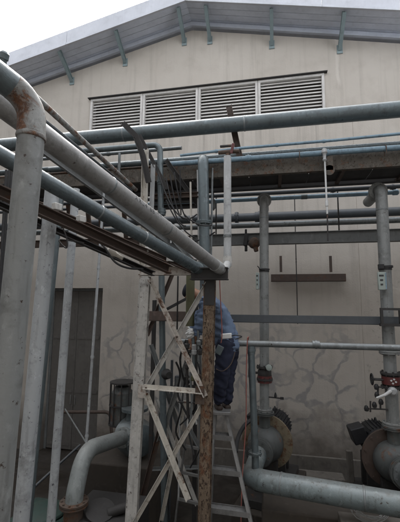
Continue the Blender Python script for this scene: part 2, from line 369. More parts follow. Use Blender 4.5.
# roof
FY = 6.93
def ry(x, dz=0): return RZ+.02-SL*abs(x-RX)+dz
def slab(x0, x1, y0, y1, dz0, dz1):
    g = G(); vs = []
    for y in (y0, y1):
        vs += [(x0, y, ry(x0, dz0)), (x1, y, ry(x1, dz0)), (x1, y, ry(x1, dz1)), (x0, y, ry(x0, dz1))]
    return g.add(vs, [(0, 1, 2, 3), (7, 6, 5, 4), (0, 4, 5, 1), (3, 2, 6, 7), (1, 5, 6, 2), (4, 0, 3, 7)])
EX = 8.6
for s in (-1, 1):
    x0, x1 = sorted((RX, RX+s*EX))
    mk('roof_sheet', slab(x0, x1, FY+.03, W+22.3, .155, .19), M['roof'], bld, smooth=0)
    for i in range(4):     # soffit boards running along the slope
        mk('soffit_board', slab(x0, x1, FY+.034+i*.162, FY+.034+i*.162+.152, .125+.002*(i % 2), .15), M['roof'], bld, smooth=0)
    # purlin along slope, fascia in lengths
    mk('purlin', slab(x0, x1, W-.09, W-.02, .02, .12), M['roof'], bld, smooth=0)
    n = 3
    for k in range(n):
        a = RX+s*EX*k/n+s*.002; b_ = RX+s*EX*(k+1)/n-s*.004; a, b_ = sorted((a, b_))
        mk('fascia', slab(a, b_, FY-.03, FY+.028, .115, .47), M['fascia'], bld, bevel=.004)
        mk('fascia_trim', slab(a, b_, FY-.055, FY-.032, .085, .135), M['fascia'], bld, smooth=0)
for (px, py), (qx, qy) in [((75, 79), (55, 56)), ((130, 57), (110, 33)), ((187, 35), (175, 10)), ((212, 34), (203, 9)), ((274, 37), (269, 9)), ((343, 43), (341, 14))]:
    a = U(px, py, W-.02); b_ = U(qx, qy, FY+.04); xm = (a.x+b_.x)/2
    a = V((xm, W-.01, ry(xm, -.28))); b_ = V((xm, FY+.06, ry(xm, .10)))
    g = G(); g.sect(a, b_, i_prof(.09, .075, .012)); g.b(xm-.06, xm+.06, W-.02, W-.004, a.z-.10, a.z+.10)
    mk('roof_strut', g, M['teal'], bld, smooth=0)

# unseen blocks added round the yard to cut sky light low down
M['wall2'] = worn('shade_block_grey', (.17, .165, .16), grime=.5, rough=.9, scale=.3)
for nm, lb, bx in (('rear_shade_block', 'tall plain block added unseen behind the camera to shade the yard', (-18, 14, -14, -4.0, 0, 9.8)),
                   ('left_shade_block', 'tall plain block added unseen on the left to shade the pump yard', (-18, -8.4, -3.7, 6.2, 0, 9)),
                   ('right_shade_block', 'plain grey block added unseen on the right to shade the pump yard', (5.6, 14, -3.7, 6.4, 0, 6.3))):
    nb = thing(nm, ((bx[0]+bx[1])/2, (bx[2]+bx[3])/2, 0), lb, 'building')
    mk('wall', G().b(*bx), M['wall2'], nb, smooth=0)
    mk('roof', G().b(bx[0]-.2, bx[1]+.2, bx[2]-.2, bx[3]+.2, bx[5]+.002, bx[5]+.25), M['roof'], nb, smooth=0)

# ------------------------------------------------------------------ upper rack
def pipe(name, label, pts, r, mat, bend=0, flanges=(), couplings=(), group=None, cat='pipe', seg=20, fl_r=1.75, fmat=None, extra=()):
    path = route([V(p) for p in pts], bend, 10); g = G().tube(path, r, seg)
    if not flanges and not couplings and not extra:
        return mk(name, g, mat, label=label, cat=cat, group=group)
    root = thing(name, min(path, key=lambda v: v.z), label, cat, group)
    mk('pipe_run', g, mat, root)
    for p, d in flanges: mk('flange', G().flange(p, d, r*fl_r, r*.22+.004), fmat or mat, root)
    for p, d in couplings:
        d = V(d).normalized(); mk('coupling', G().lathe(p, d, [(-r*1.1, r*1.02), (-r*1.1, r*1.22), (-r*.3, r*1.22), (-r*.3, r*1.4), (r*.3, r*1.4), (r*.3, r*1.22), (r*1.1, r*1.22), (r*1.1, r*1.02)], 16), fmat or mat, root)
    for nm, gg, mm in extra: mk(nm, gg, mm, root)
    return root

def hz(pxa, pya, Y, x0, x1):          # a level pipe along the wall through one image point
    z = U(pxa, pya, Y).z; return [V((x0, Y, z)), V((x1, Y, z))], z
XL, XR = -6.5, 4.2
deck = thing('pipe_rack', (0, 5.3, 0), 'long raised steel pipe rack with rust-streaked cream edge beam and dark underside', 'pipe rack')
zt, zb = 5.31, 5.10
g = G(); g.sect((XL, 5.0, (zt+zb)/2), (XR, 5.0, (zt+zb)/2), [(-a, b) for a, b in chan_prof(zt-zb, .07, .01)]); mk('edge_beam', g, M['web'], deck, smooth=0)
g = G(); g.sect((XL, 5.72, (zt+zb)/2), (XR, 5.72, (zt+zb)/2), chan_prof(zt-zb, .07, .01)); mk('edge_beam', g, M['dark'], deck, smooth=0)
x = XL+.1
while x < XR-.1:
    mk('deck_plate', G().b(x, x+.86, 5.075, 5.65, zb+.06, zb+.068), M['dark'], deck, smooth=0)
    mk('joist', G().sect((x+.43, 5.014, zb+.02), (x+.43, 5.71, zb+.02), angle_prof(.05, .007)), M['brown'], deck, smooth=0); x += .87
# dust-dark tray hung under the deck
for xx in (-5.6, 2.95, 4.05):
    mk('post', G().sect((xx, 5.36, 0), (xx, 5.36, zb-.003), i_prof(.14, .12), up=(0, 1, 0)), M['beam_grey'] if xx > 0 else M['brown'], deck, smooth=0)

# big pipe above the rack
P, z = hz(260, 122, 4.9, XL, XR)
pipe('steel_pipe', 'thick grey pipe running across the front of the louvres, topmost of the level pipes', P, .108, M['galv_dull'] if 0 else M['steel_blue'],
     extra=[('weld_ring', G().lathe(V((-.35, 4.9, z)), (1, 0, 0), [(-.012, .1085), (-.008, .112), (.008, .112), (.012, .1085)], 24), M['galv']), ('weld_ring', G().lathe(V((-2.2, 4.9, z)), (1, 0, 0), [(-.012, .1085), (-.008, .112), (.008, .112), (.012, .1085)], 24), M['galv'])])
a = U(229, 107, 5.06); b_ = U(241, 156, 5.06); b_.z = zt+.002
g = G().sect(a, b_, chan_prof(.09, .06, .01), up=(1, 0, 0)); mk('support_post', g, M['brown'], label='leaning brown steel channel behind the topmost thick pipe', cat='post')
# thin grey return pipe that bends down beside the cream post
e = U(160, 144.5, 4.75); zz = e.z
pipe('steel_pipe', 'slim grey pipe under the topmost thick pipe that elbows straight down beside the cream post', [V((XL, 4.75, zz)), V((e.x, 4.75, zz)), toz(e, U(163, 400, 4.75), .1)], .043, M['steel_blue'], bend=.11,
     couplings=[(U(161, 182, 4.75), (0, 0, 1)), (U(162, 212, 4.75), (0, 0, 1))])
# pale blue pipes lying on the rack
P, z = hz(250, 147.5, 4.82, -1.28, XR); P = [V((-1.28, 4.82, z-.04)), V((-.4, 4.82, z)), V((.85, 4.82, z+.01)), V((XR, 4.82, z+.09))]
pipe('steel_pipe', 'thin pale blue conduit running highest along the rack', P, .02, M['cyan'], couplings=[(V((-.75, 4.82, z-.016)), (1, 0, 0)), (V((.72, 4.82, z+.009)), (1, 0, 0)), (V((.1, 4.82, z+.005)), (1, 0, 0))])
P, z = hz(330, 152.5, 4.9, -1.5, XR)
pipe('steel_pipe', 'bright pale blue pipe lying on the cream edge of the rack', P, .036, M['cyan'], couplings=[(V((.75, 4.9, z)), (1, 0, 0)), (V((-.3, 4.9, z)), (1, 0, 0))])
P, z = hz(185, 160, 5.1, -3.6, XR)
pipe('steel_pipe', 'dark blue pipe lying behind the pale blue one on the rack', P, .045, M['blue_grey'])
P, z = hz(185, 165, 5.2, XL, -.1)
pipe('steel_pipe', 'rust brown pipe lying at the left half of the rack', P, .03, M['rust'])
P, z = hz(110, 165, 5.45, XL, -.6)
pipe('steel_pipe', 'blue steel pipe lying at the back of the left half of the rack', P, .05, M['steel_blue'])
P, z = hz(250, 161, 5.3, -1.0, XR)
pipe('steel_pipe', 'grey pipe lying low in the middle of the rack', P, .04, M['galv'])
# pipes hung under the rack
zl = U(270, 193, 5.9).z
pipe('steel_pipe', 'thin dark grey pipe hung right under the rack', [V((XL, 5.9, zl)), V((XR, 5.9, zl))], .034, M['dark_pipe'], couplings=[(U(333, 190, 5.9), (1, 0, 0)), (U(393, 187, 5.9), (1, 0, 0))])
zl = U(300, 197, 6.0).z; xe = U(396, 190, 6.0).x
pipe('steel_pipe', 'light blue pipe under the rack ending in a cap at the right', [V((-2.2, 6.0, zl)), V((xe, 6.0, zl))], .036, M['cyan'],
     extra=[('end_cap', G().lathe(V((xe-.05, 6.0, zl)), (1, 0, 0), [(0, .037), (0, .047), (.07, .047), (.09, .03), (.095, .005)], 16), M['cyan']), ('weld_ring', G().lathe(V((.55, 6.0, zl)), (1, 0, 0), [(-.05, .037), (-.05, .042), (.05, .042), (.05, .037)], 16), M['steel_blue'])])
P, z216 = hz(270, 216.5, 6.5, XL, XR)
pipe('steel_pipe', 'thick dark pipe hung between the rack and the grey beam', P, .078, M['dark_pipe'], flanges=[(V((-.62, 6.5, z216)), (1, 0, 0))], couplings=[(V((-.2, 6.5, z216)), (1, 0, 0))], fl_r=1.4)
P, z224 = hz(270, 224.5, 6.35, XL, XR)
pipe('steel_pipe', 'light grey pipe just above the grey beam', P, .052, M['galv'])
zB = U(300, 238, 6.0).z
beam = thing('steel_beam', (0, 6.0, zB), 'level grey I-beam crossing the yard below the hung pipes', 'beam')
mk('beam_run', G().sect((-1.35, 6.0, zB), (XR, 6.0, zB), i_prof(.19, .12)), M['beam_grey'], beam, smooth=0)
beam2 = mk('steel_beam', G().sect((XL, 6.0, zB+.02), (-1.38, 6.0, zB+.02), i_prof(.13, .1)), M['brown'], label='brown steel beam continuing left of the bent behind the sloping pipes', cat='beam', smooth=0)
for xx in (-.95, 1.1, 2.6):
    mk('hanger_bracket', G().bar((xx, 6.12, zB+.1), (xx, 6.12, 5.14), .02, .02, (0, 1, 0)).bar((xx, 6.125, zB+.1), (xx, 6.6, zB+.1), .03, .012), M['dark'], beam, smooth=0)
for kk, px in enumerate((43, 69, 88, 100, 124)):
    a = U(px, 250, 6.02)
    mk('support_post', G().bar(V((a.x, 6.1, zB+.09)), V((a.x, 5.9, 5.1)), .07, .05, (0, 1, 0)), M['brown'], label=('leftmost', 'second', 'middle', 'fourth', 'rightmost')[kk]+' of the short brown uprights between the left beam and the rack', cat='post', group='short uprights under the rack at left', smooth=0)

# small round duct end behind top left
a = U(4, 56, 1.75)
mk('pipe_end_cap', G().lathe(a, V((0.35, -.2, 1)), [(-.35, .022), (-.02, .022), (-.02, .028), (.015, .028), (.027, .018), (.03, .004)], 20), M['steel_blue'], label='small domed grey vent cap poking above the rusted elbow at the top left', cat='vent')

# ------------------------------------------------------------------ right side risers and pumps
def riser(px_top, py_top, px_b, py_b, Y, r, zend, label, back):
    top = U(px_top, py_top, Y); bot = U(px_b, py_b, Y); bot = toz(top, bot, zend)
    bk = V((top.x, Y+back, top.z))
    fp = V((top.x, Y+r*1.9, top.z))
    mid = [ext(top, bot, t) for t in (.30, .62)]
    return pipe('riser_pipe', label, [bk, top, bot], r, M['galv_dull'], bend=r*1.6, flanges=[(fp, (0, 1, 0)), (bot+V((0, 0, .03)), (0, 0, 1))]+([(toz(top, bot, U(388, 352, Y).z), bot-top)] if 'right edge' in label else []), seg=24, fl_r=1.65,
        extra=[('weld_ring', G().lathe(ext(top, bot, .10), bot-top, [(-.01, r*1.005), (-.006, r*1.04), (.006, r*1.04), (.01, r*1.005)], 24), M['galv']),
               ('strap', G().lathe(ext(top, bot, .36), bot-top, [(-.012, r*1.0), (-.012, r*1.1), (.012, r*1.1), (.012, r*1.0)], 24), M['black'])])
def pump_centre(px_top, py_top, px_b, py_b, Y, pz, s_):
    a = U(px_top, py_top, Y); b_ = U(px_b, py_b, Y); z_ = U(px_b, pz, Y).z; q = toz(a, b_, z_+.46*s_+.035); return V((q.x, Y, z_))
c1 = pump_centre(264, 198, 264.5, 412, 5.6, 444, .95); c2 = pump_centre(381, 188, 392.5, 412, 5.3, 462, .93)
riser(264, 198, 264.5, 412, 5.6, .07, c1.z+.46*.95+.012, 'grey riser pipe with flanged top elbow above the left pump', .7)
riser(381, 188, 392.5, 412, 5.3, .078, c2.z+.46*.93+.012, 'grey riser pipe with flanged top elbow at the right edge above the right pump', .7)

def pump(label, c, rot, s=1.0, disc='pump_disc'):
    c = V(c); root = thing('water_pump', (c.x, c.y, 0), label, 'pump', 'water pumps along the wall')
    m = Matrix.Rotation(rot, 3, 'Z'); ax = m @ V((0, 1, 0)); sx = m @ V((1, 0, 0)); z = V((0, 0, 1))
    # volute casing, front to back
    g = G().lathe(c, ax, [(-.20*s, .13*s), (-.18*s, .17*s), (-.12*s, .235*s), (-.02*s, .27*s), (.08*s, .27*s), (.12*s, .25*s)], 36)
    mk('casing', g, M['pump'], root)
    g = G().lathe(c, ax, [(.121*s, .36*s), (.125*s, .40*s), (.165*s, .40*s), (.175*s, .37*s), (.18*s, .30*s), (.22*s, .27*s), (.25*s, .18*s)], 44)
    nrm = ax.orthogonal().normalized(); bn = ax.cross(nrm)
    for k in range(12):
        a = 2*math.pi*k/12; q = c+(nrm*math.cos(a)+bn*math.sin(a))*.365*s; g.tube([q+ax*.10*s, q+ax*.20*s], .016*s, 6)
    mk('back_plate', g, M[disc], root)
    g = G().tube([c-ax*.17*s, c-ax*.36*s], .12*s, 24); mk('suction_nozzle', g, M['pump'], root)
    mk('flange', G().flange(c-ax*.36*s, ax, .20*s, .025), M['pump'], root)
    g = G().tube([c+z*.25*s-ax*.0, c+z*.46*s], .085*s, 20); mk('discharge_nozzle', g, M['pump'], root)
    mk('flange', G().flange(c+z*.46*s, z, .15*s, .02), M['pump'], root)
    # bearing frame and motor
    mk('bearing_frame', G().lathe(c, ax, [(.24*s, .12*s), (.50*s, .10*s), (.52*s, .17*s), (.56*s, .17*s)], 20), M['motor'], root)
    mc = c+ax*.46*s+z*.05*s
    g = G().lathe(mc, ax, [(0, .17*s), (.03*s, .22*s), (.06*s, .23*s), (.50*s, .23*s), (.53*s, .21*s), (.60*s, .20*s), (.62*s, .1*s)], 32)
    n2 = V((0, 0, 1)); s2 = sx
    for k in range(28):
        a = 2*math.pi*k/28; q = n2*math.cos(a)+s2*math.sin(a)
        g.sect(mc+q*.225*s+ax*.07*s, mc+q*.225*s+ax*.49*s, [(-.005, 0), (.005, 0), (.004, .035*s), (-.004, .035*s)], up=q)
    mot = mk('motor', g, M['motor'], root)
    g = G().box(mc-sx*.31*s+ax*.2*s+z*.10*s, (.22*s, .28*s, .24*s), m @ Matrix.Rotation(R(-18), 3, 'Y')); mk('terminal_box', g, M['motor'], mot, bevel=.015)
    ring = [mc+z*.27*s+ax*.3*s+(ax*math.cos(a)*.045+z*math.sin(a)*.05)*s for a in [i*2*math.pi/14 for i in range(15)]]
    mk('lifting_eye', G().tube(ring, .010*s, 8, False), M['motor'], mot)
    for t, wd in ((.06, .36), (.75, .34), (1.05, .34)):
        q = c+ax*t*s; g = G(); g.box((q.x, q.y, (c.z-.24*s+.56)/2), (wd*s, .07, c.z-.24*s-.56), m); mk('foot', g, M['dark'], root, bevel=.005)
    q = c+ax*.5*s; mk('base_frame', G().box((q.x, q.y, .50), (.62*s, 1.5*s, .11), m), M['dark'], root, bevel=.008)
    mk('base_block', G().box((q.x, q.y, .222), (.85*s, 1.75*s, .444), m), M['floor_block'], root, bevel=.02)
    return c-ax*.36*s, ax
fp1, ax1 = pump('grey pump with yellowed round back plate below the left riser pipe', c1, R(-12), .95)
fp2, ax2 = pump('grey pump with brown back plate and black boxed motor at the right edge', c2, R(3), .93, 'brown')
# big lower suction pipe
cor = U(253, 479, 4.3); A_ = fp1-ax1*.02; B_ = U(400, 504.5, 4.05); B_ = ext(cor, B_, 1.35)
path_end = B_
root = pipe('suction_pipe', 'thick grey-green pipe sweeping from the left pump across the bottom right', [A_, A_-ax1*.25+V((0, 0, -.08)), cor+V((-.02, 0, 0)), B_], .112, M['suction'], bend=.22, flanges=[(A_+ax1*.0, ax1)], seg=32, fl_r=1.6, fmat=M['pump'],
     extra=[('weld_ring', G().lathe(ext(cor, B_, t), B_-cor, [(-.012, .1125), (-.007, .1165), (.007, .1165), (.012, .1125)], 28), M['galv']) for t in (.16, .58)])
# second suction elbow of the right pump
A2 = fp2-ax2*.02
pipe('suction_pipe', 'grey elbow pipe entering the front of the right pump', [A2, A2-ax2*.22, A2-ax2*.25+V((.9, -.1, -.12))], .10, M['galv'], bend=.16, flanges=[(A2, ax2)], seg=24, fl_r=1.6)
# small pipe that joins it: level run then down
e = U(250, 343.5, 4.35); lft = U(216, 341, 4.35)
zz = e.z
dn = toz(e, U(255, 449, 4.35), cor.z+.24)
pipe('steel_pipe', 'slim blue-grey pipe hanging down to a flange on the thick lower pipe', [V((e.x+.012, 4.35, zz-.03)), dn, dn+V((0, 0, -.20))], .040, M['steel_blue'], flanges=[(dn+V((0, 0, .02)), (0, 0, 1))], fl_r=1.9,
     couplings=[(V((e.x+.013, 4.35, zz-.075)), (0, 0, 1))])
pipe('steel_pipe', 'slim level blue-grey pipe at chest height right of the worker', [V((lft.x-.45, 4.35, zz)), V((XR-1, 4.35, zz))], .036, M['galv'], couplings=[(U(316, 344.5, 4.35), (1, 0, 0))])
# dark channel at y~318
zC = U(300, 319.5, 5.2).z
mk('steel_beam', G().sect((U(150, 318, 5.2).x, 5.2, zC), (XR, 5.2, zC), chan_prof(.11, -.06, .009)), M['dark_pipe'], label='dark level channel beam at the height of the worker\'s chest', cat='beam', smooth=0)
# bracket frame round the right riser
q = U(390, 315, 5.12); g = G(); z0, z1 = U(390, 323.5, 5.12).z, U(390, 308, 5.12).z; xa, xb = U(380, 315, 5.12).x, U(401, 315, 5.12).x
g.b(xa, xb, 5.08, 5.12, z1-.03, z1); g.b(xa, xa+.03, 5.08, 5.12, z0, z1-.03); g.b(xb-.03, xb, 5.08, 5.12, z0, z1-.03); g.b(xa-.01, xb+.01, 5.07, 5.14, z0-.035, z0-.002)
mk('pipe_clamp', g, M['dark'], label='dark square bracket clamped round the right riser above the beam', cat='bracket', smooth=0)
# wall-mounted rail and rods
root = thing('wall_rail', U(308, 282, 7.45), 'dark brown channel rail with upright rods fixed on the cream wall', 'rail')
a, b_ = U(271, 278, 7.45), U(346, 277, 7.45); b_.z = a.z
mk('channel', G().sect(a, b_, chan_prof(.15, -.07, .01)), M['brown'], root, smooth=0)
for px in (281, 331):
    p = U(px, 272, 7.43); q = U(px, 256, 7.43); q.x = p.x; mk('rod', G().bar(p, q, .05, .035, (0, 1, 0)), M['brown'], root, smooth=0)
for xx in (a.x+.15, b_.x-.15): mk('standoff', G().b(xx-.02, xx+.02, 7.46, 7.598, a.z-.04, a.z+.04), M['brown'], root, smooth=0)
p = U(294.5, 195, 7.3); q = U(296, 345, 7.3)
pipe('conduit', 'thin dark conduit dropping down the wall through the brown rail', [V((p.x, 7.3, p.z)), V((p.x, 7.3, 2.9))], .010, M['dark'], couplings=[(V((p.x, 7.3, U(295, 262, 7.3).z)), (0, 0, 1)), (V((p.x, 7.3, U(295, 259, 7.3).z)), (0, 0, 1))])
# white rod hanging from the rack edge
root = thing('drain_drop', U(327, 240, 4.86), 'white drain rod with rusty plate hanging from the rack edge', 'drain pipe')
a, b_, c_ = U(324.3, 150, 4.86), U(327.3, 214, 4.86), U(328, 241, 4.86)
mk('rod', G().tube([a, ext(a, b_, .4), b_], .012, 10), M['white'], root); mk('lower_rod', G().tube([b_, c_], .009, 8), M['dark'], root)
mk('valve_body', G().lathe(a, V((0, 0, -1)), [(-.02, .02), (0, .035), (.04, .04), (.06, .025), (.12, .02), (.14, .03), (.16, .02)], 14), M['galv_light'], root)
mk('coupling', G().lathe(ext(a, b_, .8), b_-a, [(0, .013), (0, .02), (.07, .02), (.07, .013)], 12), M['white'], root)
pl = U(329.5, 170, 4.9); g = G(); g.lathe(pl, (0, 1, 0), [(0, .07), (.012, .07)], 18); g.b(pl.x-.05, pl.x+.05, 4.9, 4.912, pl.z, pl.z+.2); mk('plate', g, M['web'], root)

def tag_box(px, py, Y, hh, ww, label, wide=False):
    c = U(px, py, Y); root = thing('tag_box', c, label, 'tag')
    mk('case', G().box(c, (ww, .035, hh)), M['tagm'], root, bevel=.006)
    mk('edge_strip', G().box(c+V((ww*.42, -.02, 0)), (ww*.12, .006, hh*.9)), M['cyan'], root, smooth=0)
    y = c.y-.019
    for k, (dz, w_) in enumerate(((.30, .55), (.05, .35), (-.2, .3))): mk('marking', G().box((c.x-ww*.08, y, c.z+dz*hh), (ww*w_, .003, hh*.10)), M['ink'], root, smooth=0)
    return root
tag_box(382, 281, 5.18, .24, .105, 'white and green tag box strapped on the right riser pipe')
mk('strap_buckle', G().lathe(U(385.8, 267, 5.3), (.03, 0, -1), [(-.014, .082), (-.014, .092), (.014, .092), (.014, .082)], 24).box(U(381, 266.5, 5.2), (.07, .04, .06)), M['black'], label='black cable strap tied round the right riser above the tag box', cat='strap')
tag_box(257.5, 281, 5.55, .26, .05, 'narrow pale tag strip strapped beside the left riser pipe')
mk('strap_buckle', G().lathe(U(264.3, 269.5, 5.6), (0, 0, -1), [(-.01, .073), (-.01, .082), (.01, .082), (.01, .073)], 24).tube([U(257.5, 266, 5.5), U(260, 269, 5.52), U(265, 270, 5.52)], .008, 6), M['black'], label='black cable strap tied round the left riser above the narrow tag', cat='strap')

def valve(label, p, r, ptype, logo=False):
    root = thing('valve', p, label, 'valve')
    z = V((0, 0, 1)); x = V((1, 0, 0)); y = V((0, 1, 0))
    g = G().lathe(p, z, [(-.10, r*1.05), (-.10, r*1.7), (-.075, r*1.7), (-.07, r*1.2), (-.03, r*1.45), (.03, r*1.45), (.07, r*1.2), (.075, r*1.7), (.10, r*1.7), (.10, r*1.05)], 22)
    nrm = 8
    for k in range(nrm):
        a = 2*math.pi*k/nrm
        for s in (-1, 1): q = p+V((math.cos(a), math.sin(a), 0))*r*1.45+z*s*.087; g.tube([q-z*.03, q+z*.03], .012, 6)
    mk('body', g, M['dark'], root)
    mk('red_band', G().lathe(p+z*(-.085 if not logo else 0), z, [(-.05, r*1.2), (-.05, r*1.52), (.05, r*1.52), (.05, r*1.2)], 22), M['red'], root)
    mk('stem', G().tube([p-x*r, p-x*(r+.16)], .018, 10), M['dark'], root)
    c = p-x*(r+.16); ring = [c+(y*math.cos(a)+z*math.sin(a))*.07 for a in [i*2*math.pi/18 for i in range(19)]]
    g = G().tube(ring, .009, 8, False)
    for k in range(4): a = k*math.pi/2; g.tube([c, c+(y*math.cos(a)+z*math.sin(a))*.07], .006, 6)
    mk('handwheel', g, M['black'], root)
    return root
pv = U(264.6, 373, 5.6); valve('black and red valve with gauge on the left riser', pv, .07, 0)
g = G().lathe(pv+V((.06, -.11, .10)), (0.2, -1, .1), [(0, .03), (.02, .045), (.04, .045), (.045, .035)], 18); mk('gauge', g, M['tagm'], label='small round pale gauge on the left riser valve', cat='gauge')
pv2 = U(391, 380, 5.3); rv = valve('black valve with red body and white diamond mark on the right riser', pv2, .075, 0, True)
g = G()
for dx, dz in ((-.030, .012), (.004, .03), (-.012, -.022), (.024, -.002)):
    c = pv2+V((dx+.0, -.122, dz)); g.add([c+V((-.016, 0, 0)), c+V((0, 0, -.014)), c+V((.016, 0, 0)), c+V((0, 0, .014)), c+V((-.016, .004, 0)), c+V((0, .004, -.014)), c+V((.016, .004, 0)), c+V((0, .004, .014))], [(0, 1, 2, 3), (7, 6, 5, 4), (0, 4, 5, 1), (1, 5, 6, 2), (2, 6, 7, 3), (3, 7, 4, 0)])
mk('diamond_mark', g, M['white'], rv, smooth=0)
root = thing('lever_valve', U(390, 392, 5.2), 'white lever handle below the red valve on the right riser', 'valve')
mk('lever', G().tube([U(376.5, 398, 5.1), U(385, 395, 5.1), U(391, 391, 5.12)], [.012, .018, .024], 10), M['white'], root)
mk('body', G().lathe(U(392, 391, 5.2), (0, -1, 0), [(-.04, .03), (0, .055), (.05, .055), (.07, .03)], 16), M['galv_light'], root)
root = thing('sampling_manifold', U(378, 410, 5.25), 'small dark branch pipes with taps left of the right riser', 'taps')
for pts, r in (([(366, 408.5), (388, 409.5)], .010), ([(378, 388), (378, 397)], .012), ([(374, 386), (388, 388.5)], .010), ([(380.5, 399), (380.5, 409)], .012), ([(370.5, 401), (370.5, 412)], .011), ([(375, 380), (388, 380)], .007)):
    mk('branch', G().tube([U(a, b, 5.25) for a, b in pts], r, 8), M['dark'], root)
for px, py in ((376.5, 387), (374.5, 405), (381, 402), (366.5, 408.5), (377, 395)):
    mk('tap', G().lathe(U(px, py, 5.25), (0, 0, 1), [(-.035, .012), (-.03, .026), (.0, .032), (.03, .022), (.04, .01)], 10), M['black'], root)
root = thing('sampling_tap', U(276, 397, 5.5), 'small black tap sticking out right of the left riser', 'tap')
mk('branch', G().tube([U(268, 397, 5.58), U(283, 398.5, 5.5)], .010, 8), M['dark'], root)
mk('tap', G().lathe(U(275.5, 396, 5.54), (0, 0, 1), [(-.02, .01), (-.01, .02), (.03, .014), (.05, .006)], 10).box(U(282, 398.3, 5.5), (.05, .03, .03)), M['black'], root)
# hanging chain block on the beam
p = U(246, 240, 5.85); root = thing('hanging_valve', p, 'dark clamp and rusty red round valve hanging on the grey beam', 'valve')
mk('clamp', G().box(p, (.06, .10, .20), Matrix.Rotation(R(8), 3, 'Y')).tube([p+V((0, 0, -.10)), p+V((0, 0, -.19))], .025, 8).tube([p+V((0, 0, .10)), p+V((0, 0, .18))], .02, 8), M['black'], root, bevel=.01)
q = U(254.5, 243, 5.8); mk('ball', G().lathe(q, (.4, -1, 0), [(-.09, .05), (-.06, .085), (0, .095), (.05, .08), (.08, .045)], 20), M['rust'], root)
mk('nozzle', G().tube([q, q+V((.03, -.02, -.14))], [.05, .035], 12), M['rust'], root)
mk('stem', G().tube([p, q], .022, 8), M['dark'], root)

# ------------------------------------------------------------------ middle: risers at the bent
p0 = U(201, 157, 4.6); zz = p0.z
bot = toz(U(203, 157, 4.6), U(205, 268, 4.6), 3.35)
fl = U(204, 223, 4.6)
pipe('riser_pipe', 'flanged blue-grey upright pipe just left of the white upright pipe', [V((U(203, 157, 4.6).x-.12, 5.4, zz)), V((U(203, 157, 4.6).x, 4.6, zz)), bot], .072, M['steel_blue'], bend=.12, flanges=[(fl, (0, 0, 1))], seg=24, fl_r=1.55)
top = U(227.5, 158, 4.2); low = U(227.5, 264, 4.2)
gy_end = U(222, 271, 3.75)
pipe('riser_pipe', 'pale white-grey upright pipe ending in a yellowed elbow beside the worker', [V((top.x, 4.2, top.z+.02)), V((top.x, 4.2, low.z)), gy_end+V((.02, 0, -.01))], .046, M['galv_light'], bend=.07, seg=20,
     extra=[('reducer', G().lathe(V((top.x, 4.2, low.z+.09)), (0, 0, -1), [(0, .0465), (0, .053), (.07, .056), (.12, .050)], 18), M['cream_clean']), ('collar', G().lathe(V((top.x, 4.2, low.z+.32)), (0, 0, 1), [(0, .0465), (0, .051), (.03, .051), (.03, .0465)], 18), M['galv'])])
root = thing('ball_valve', U(229, 150, 4.3), 'small valve with red handle above the white upright pipe', 'valve')
c = V((top.x, 4.25, top.z+.08)); mk('body', G().tube([c, c-V((0, 0, .1))], .03, 12).tube([c-V((.12, 0, -.02)), c+V((.14, 0, .02))], .026, 12), M['rust'], root)
mk('handle', G().box(c+V((.06, -.05, .04)), (.035, .02, .13), Matrix.Rotation(R(12), 3, 'Y')), M['red'], root, bevel=.004)
mk('bonnet', G().box(c+V((-.02, 0, .10)), (.16, .03, .025)), M['dark'], root, bevel=.004)
# thin verticals
for (xa, ya, xb, yb, Y, r, mt, lb) in [
    (190.5, 182, 193, 330, 4.7, .014, 'cream', 'thin tan upright tube left of the flanged blue-grey pipe'),
    (197.5, 170, 199, 262, 4.8, .012, 'galv_light', 'thin pale tube tight on the left of the flanged pipe'),
    (212.5, 168, 211, 262, 4.85, .014, 'galv', 'thin grey tube tight on the right of the flanged pipe'),
    (119.5, 153, 119, 172, 4.95, .02, 'galv', 'short grey stub pipe standing at the left of the rack'),
    (178, 276, 177, 332, 4.1, .009, 'black', 'thin black rod hanging inside the top of the bent')]:
    a = U(xa, ya, Y); b_ = U(xb, yb, Y)
    pipe('steel_tube', lb, [a, ext(a, b_, .5), b_], r, M[mt], couplings=[(ext(a, b_, .72), b_-a)], cat='tube')
p = U(213.5, 205, 5.5); mk('hanging_plug', G().lathe(p, (0, 0, -1), [(-.20, .008), (-.09, .008), (-.09, .022), (-.07, .034), (.05, .034), (.07, .02), (.09, .008)], 14), M['beam_grey'], label='small grey plug hanging between the two upright pipes', cat='plug')
# cream post and raking arms
a = U(146, 150, 4.55); b_ = U(143.5, 262, 4.55)
g = G().sect(toz(a, b_, a.z), toz(a, b_, 3.62), chan_prof(.085, .05, .008), up=(1, 0, 0)); mk('rack_post', g, M['cream'], label='cream rust-spotted steel post beside the slim elbowed pipe', cat='post', smooth=0)
a = U(152, 165, 4.62); b_ = U(149, 255, 4.62); g = G().sect(a, b_, angle_prof(.05), up=(1, 0, 0)); mk('rack_post', g, M['galv_light'], label='slim grey angle post just right of the cream post', cat='post', smooth=0)
arm = [U(123, 123, 4.35), U(136, 136, 4.4), U(143, 155, 4.45), U(149, 182, 4.5)]
g = G()
for i in range(3): g.sect(arm[i], arm[i+1]+(arm[i+1]-arm[i]).normalized()*.01, [(0, -.036), (.05, -.036), (.05, -.028), (.008, -.028), (.008, .036), (0, .036)], up=(1, 0, 0.3))
mk('raking_arm', g, M['dark'], label='bent dark steel arm raking up left across the louvres', cat='bracket', smooth=0)
a, b_ = U(138, 136, 4.6), U(166, 190, 4.7); mk('raking_arm', G().sect(a, b_, angle_prof(.05), up=(1, 0, .5)), M['dark'], label='dark angle brace sloping down right under the rack', cat='brace', smooth=0)
a, b_ = U(166, 160, 4.75), U(198, 205, 4.9); mk('raking_arm', G().sect(a, b_, chan_prof(.065, .05), up=(1, 0, .5)), M['dark'], label='thick dark channel sloping behind the hanging cables', cat='brace', smooth=0)
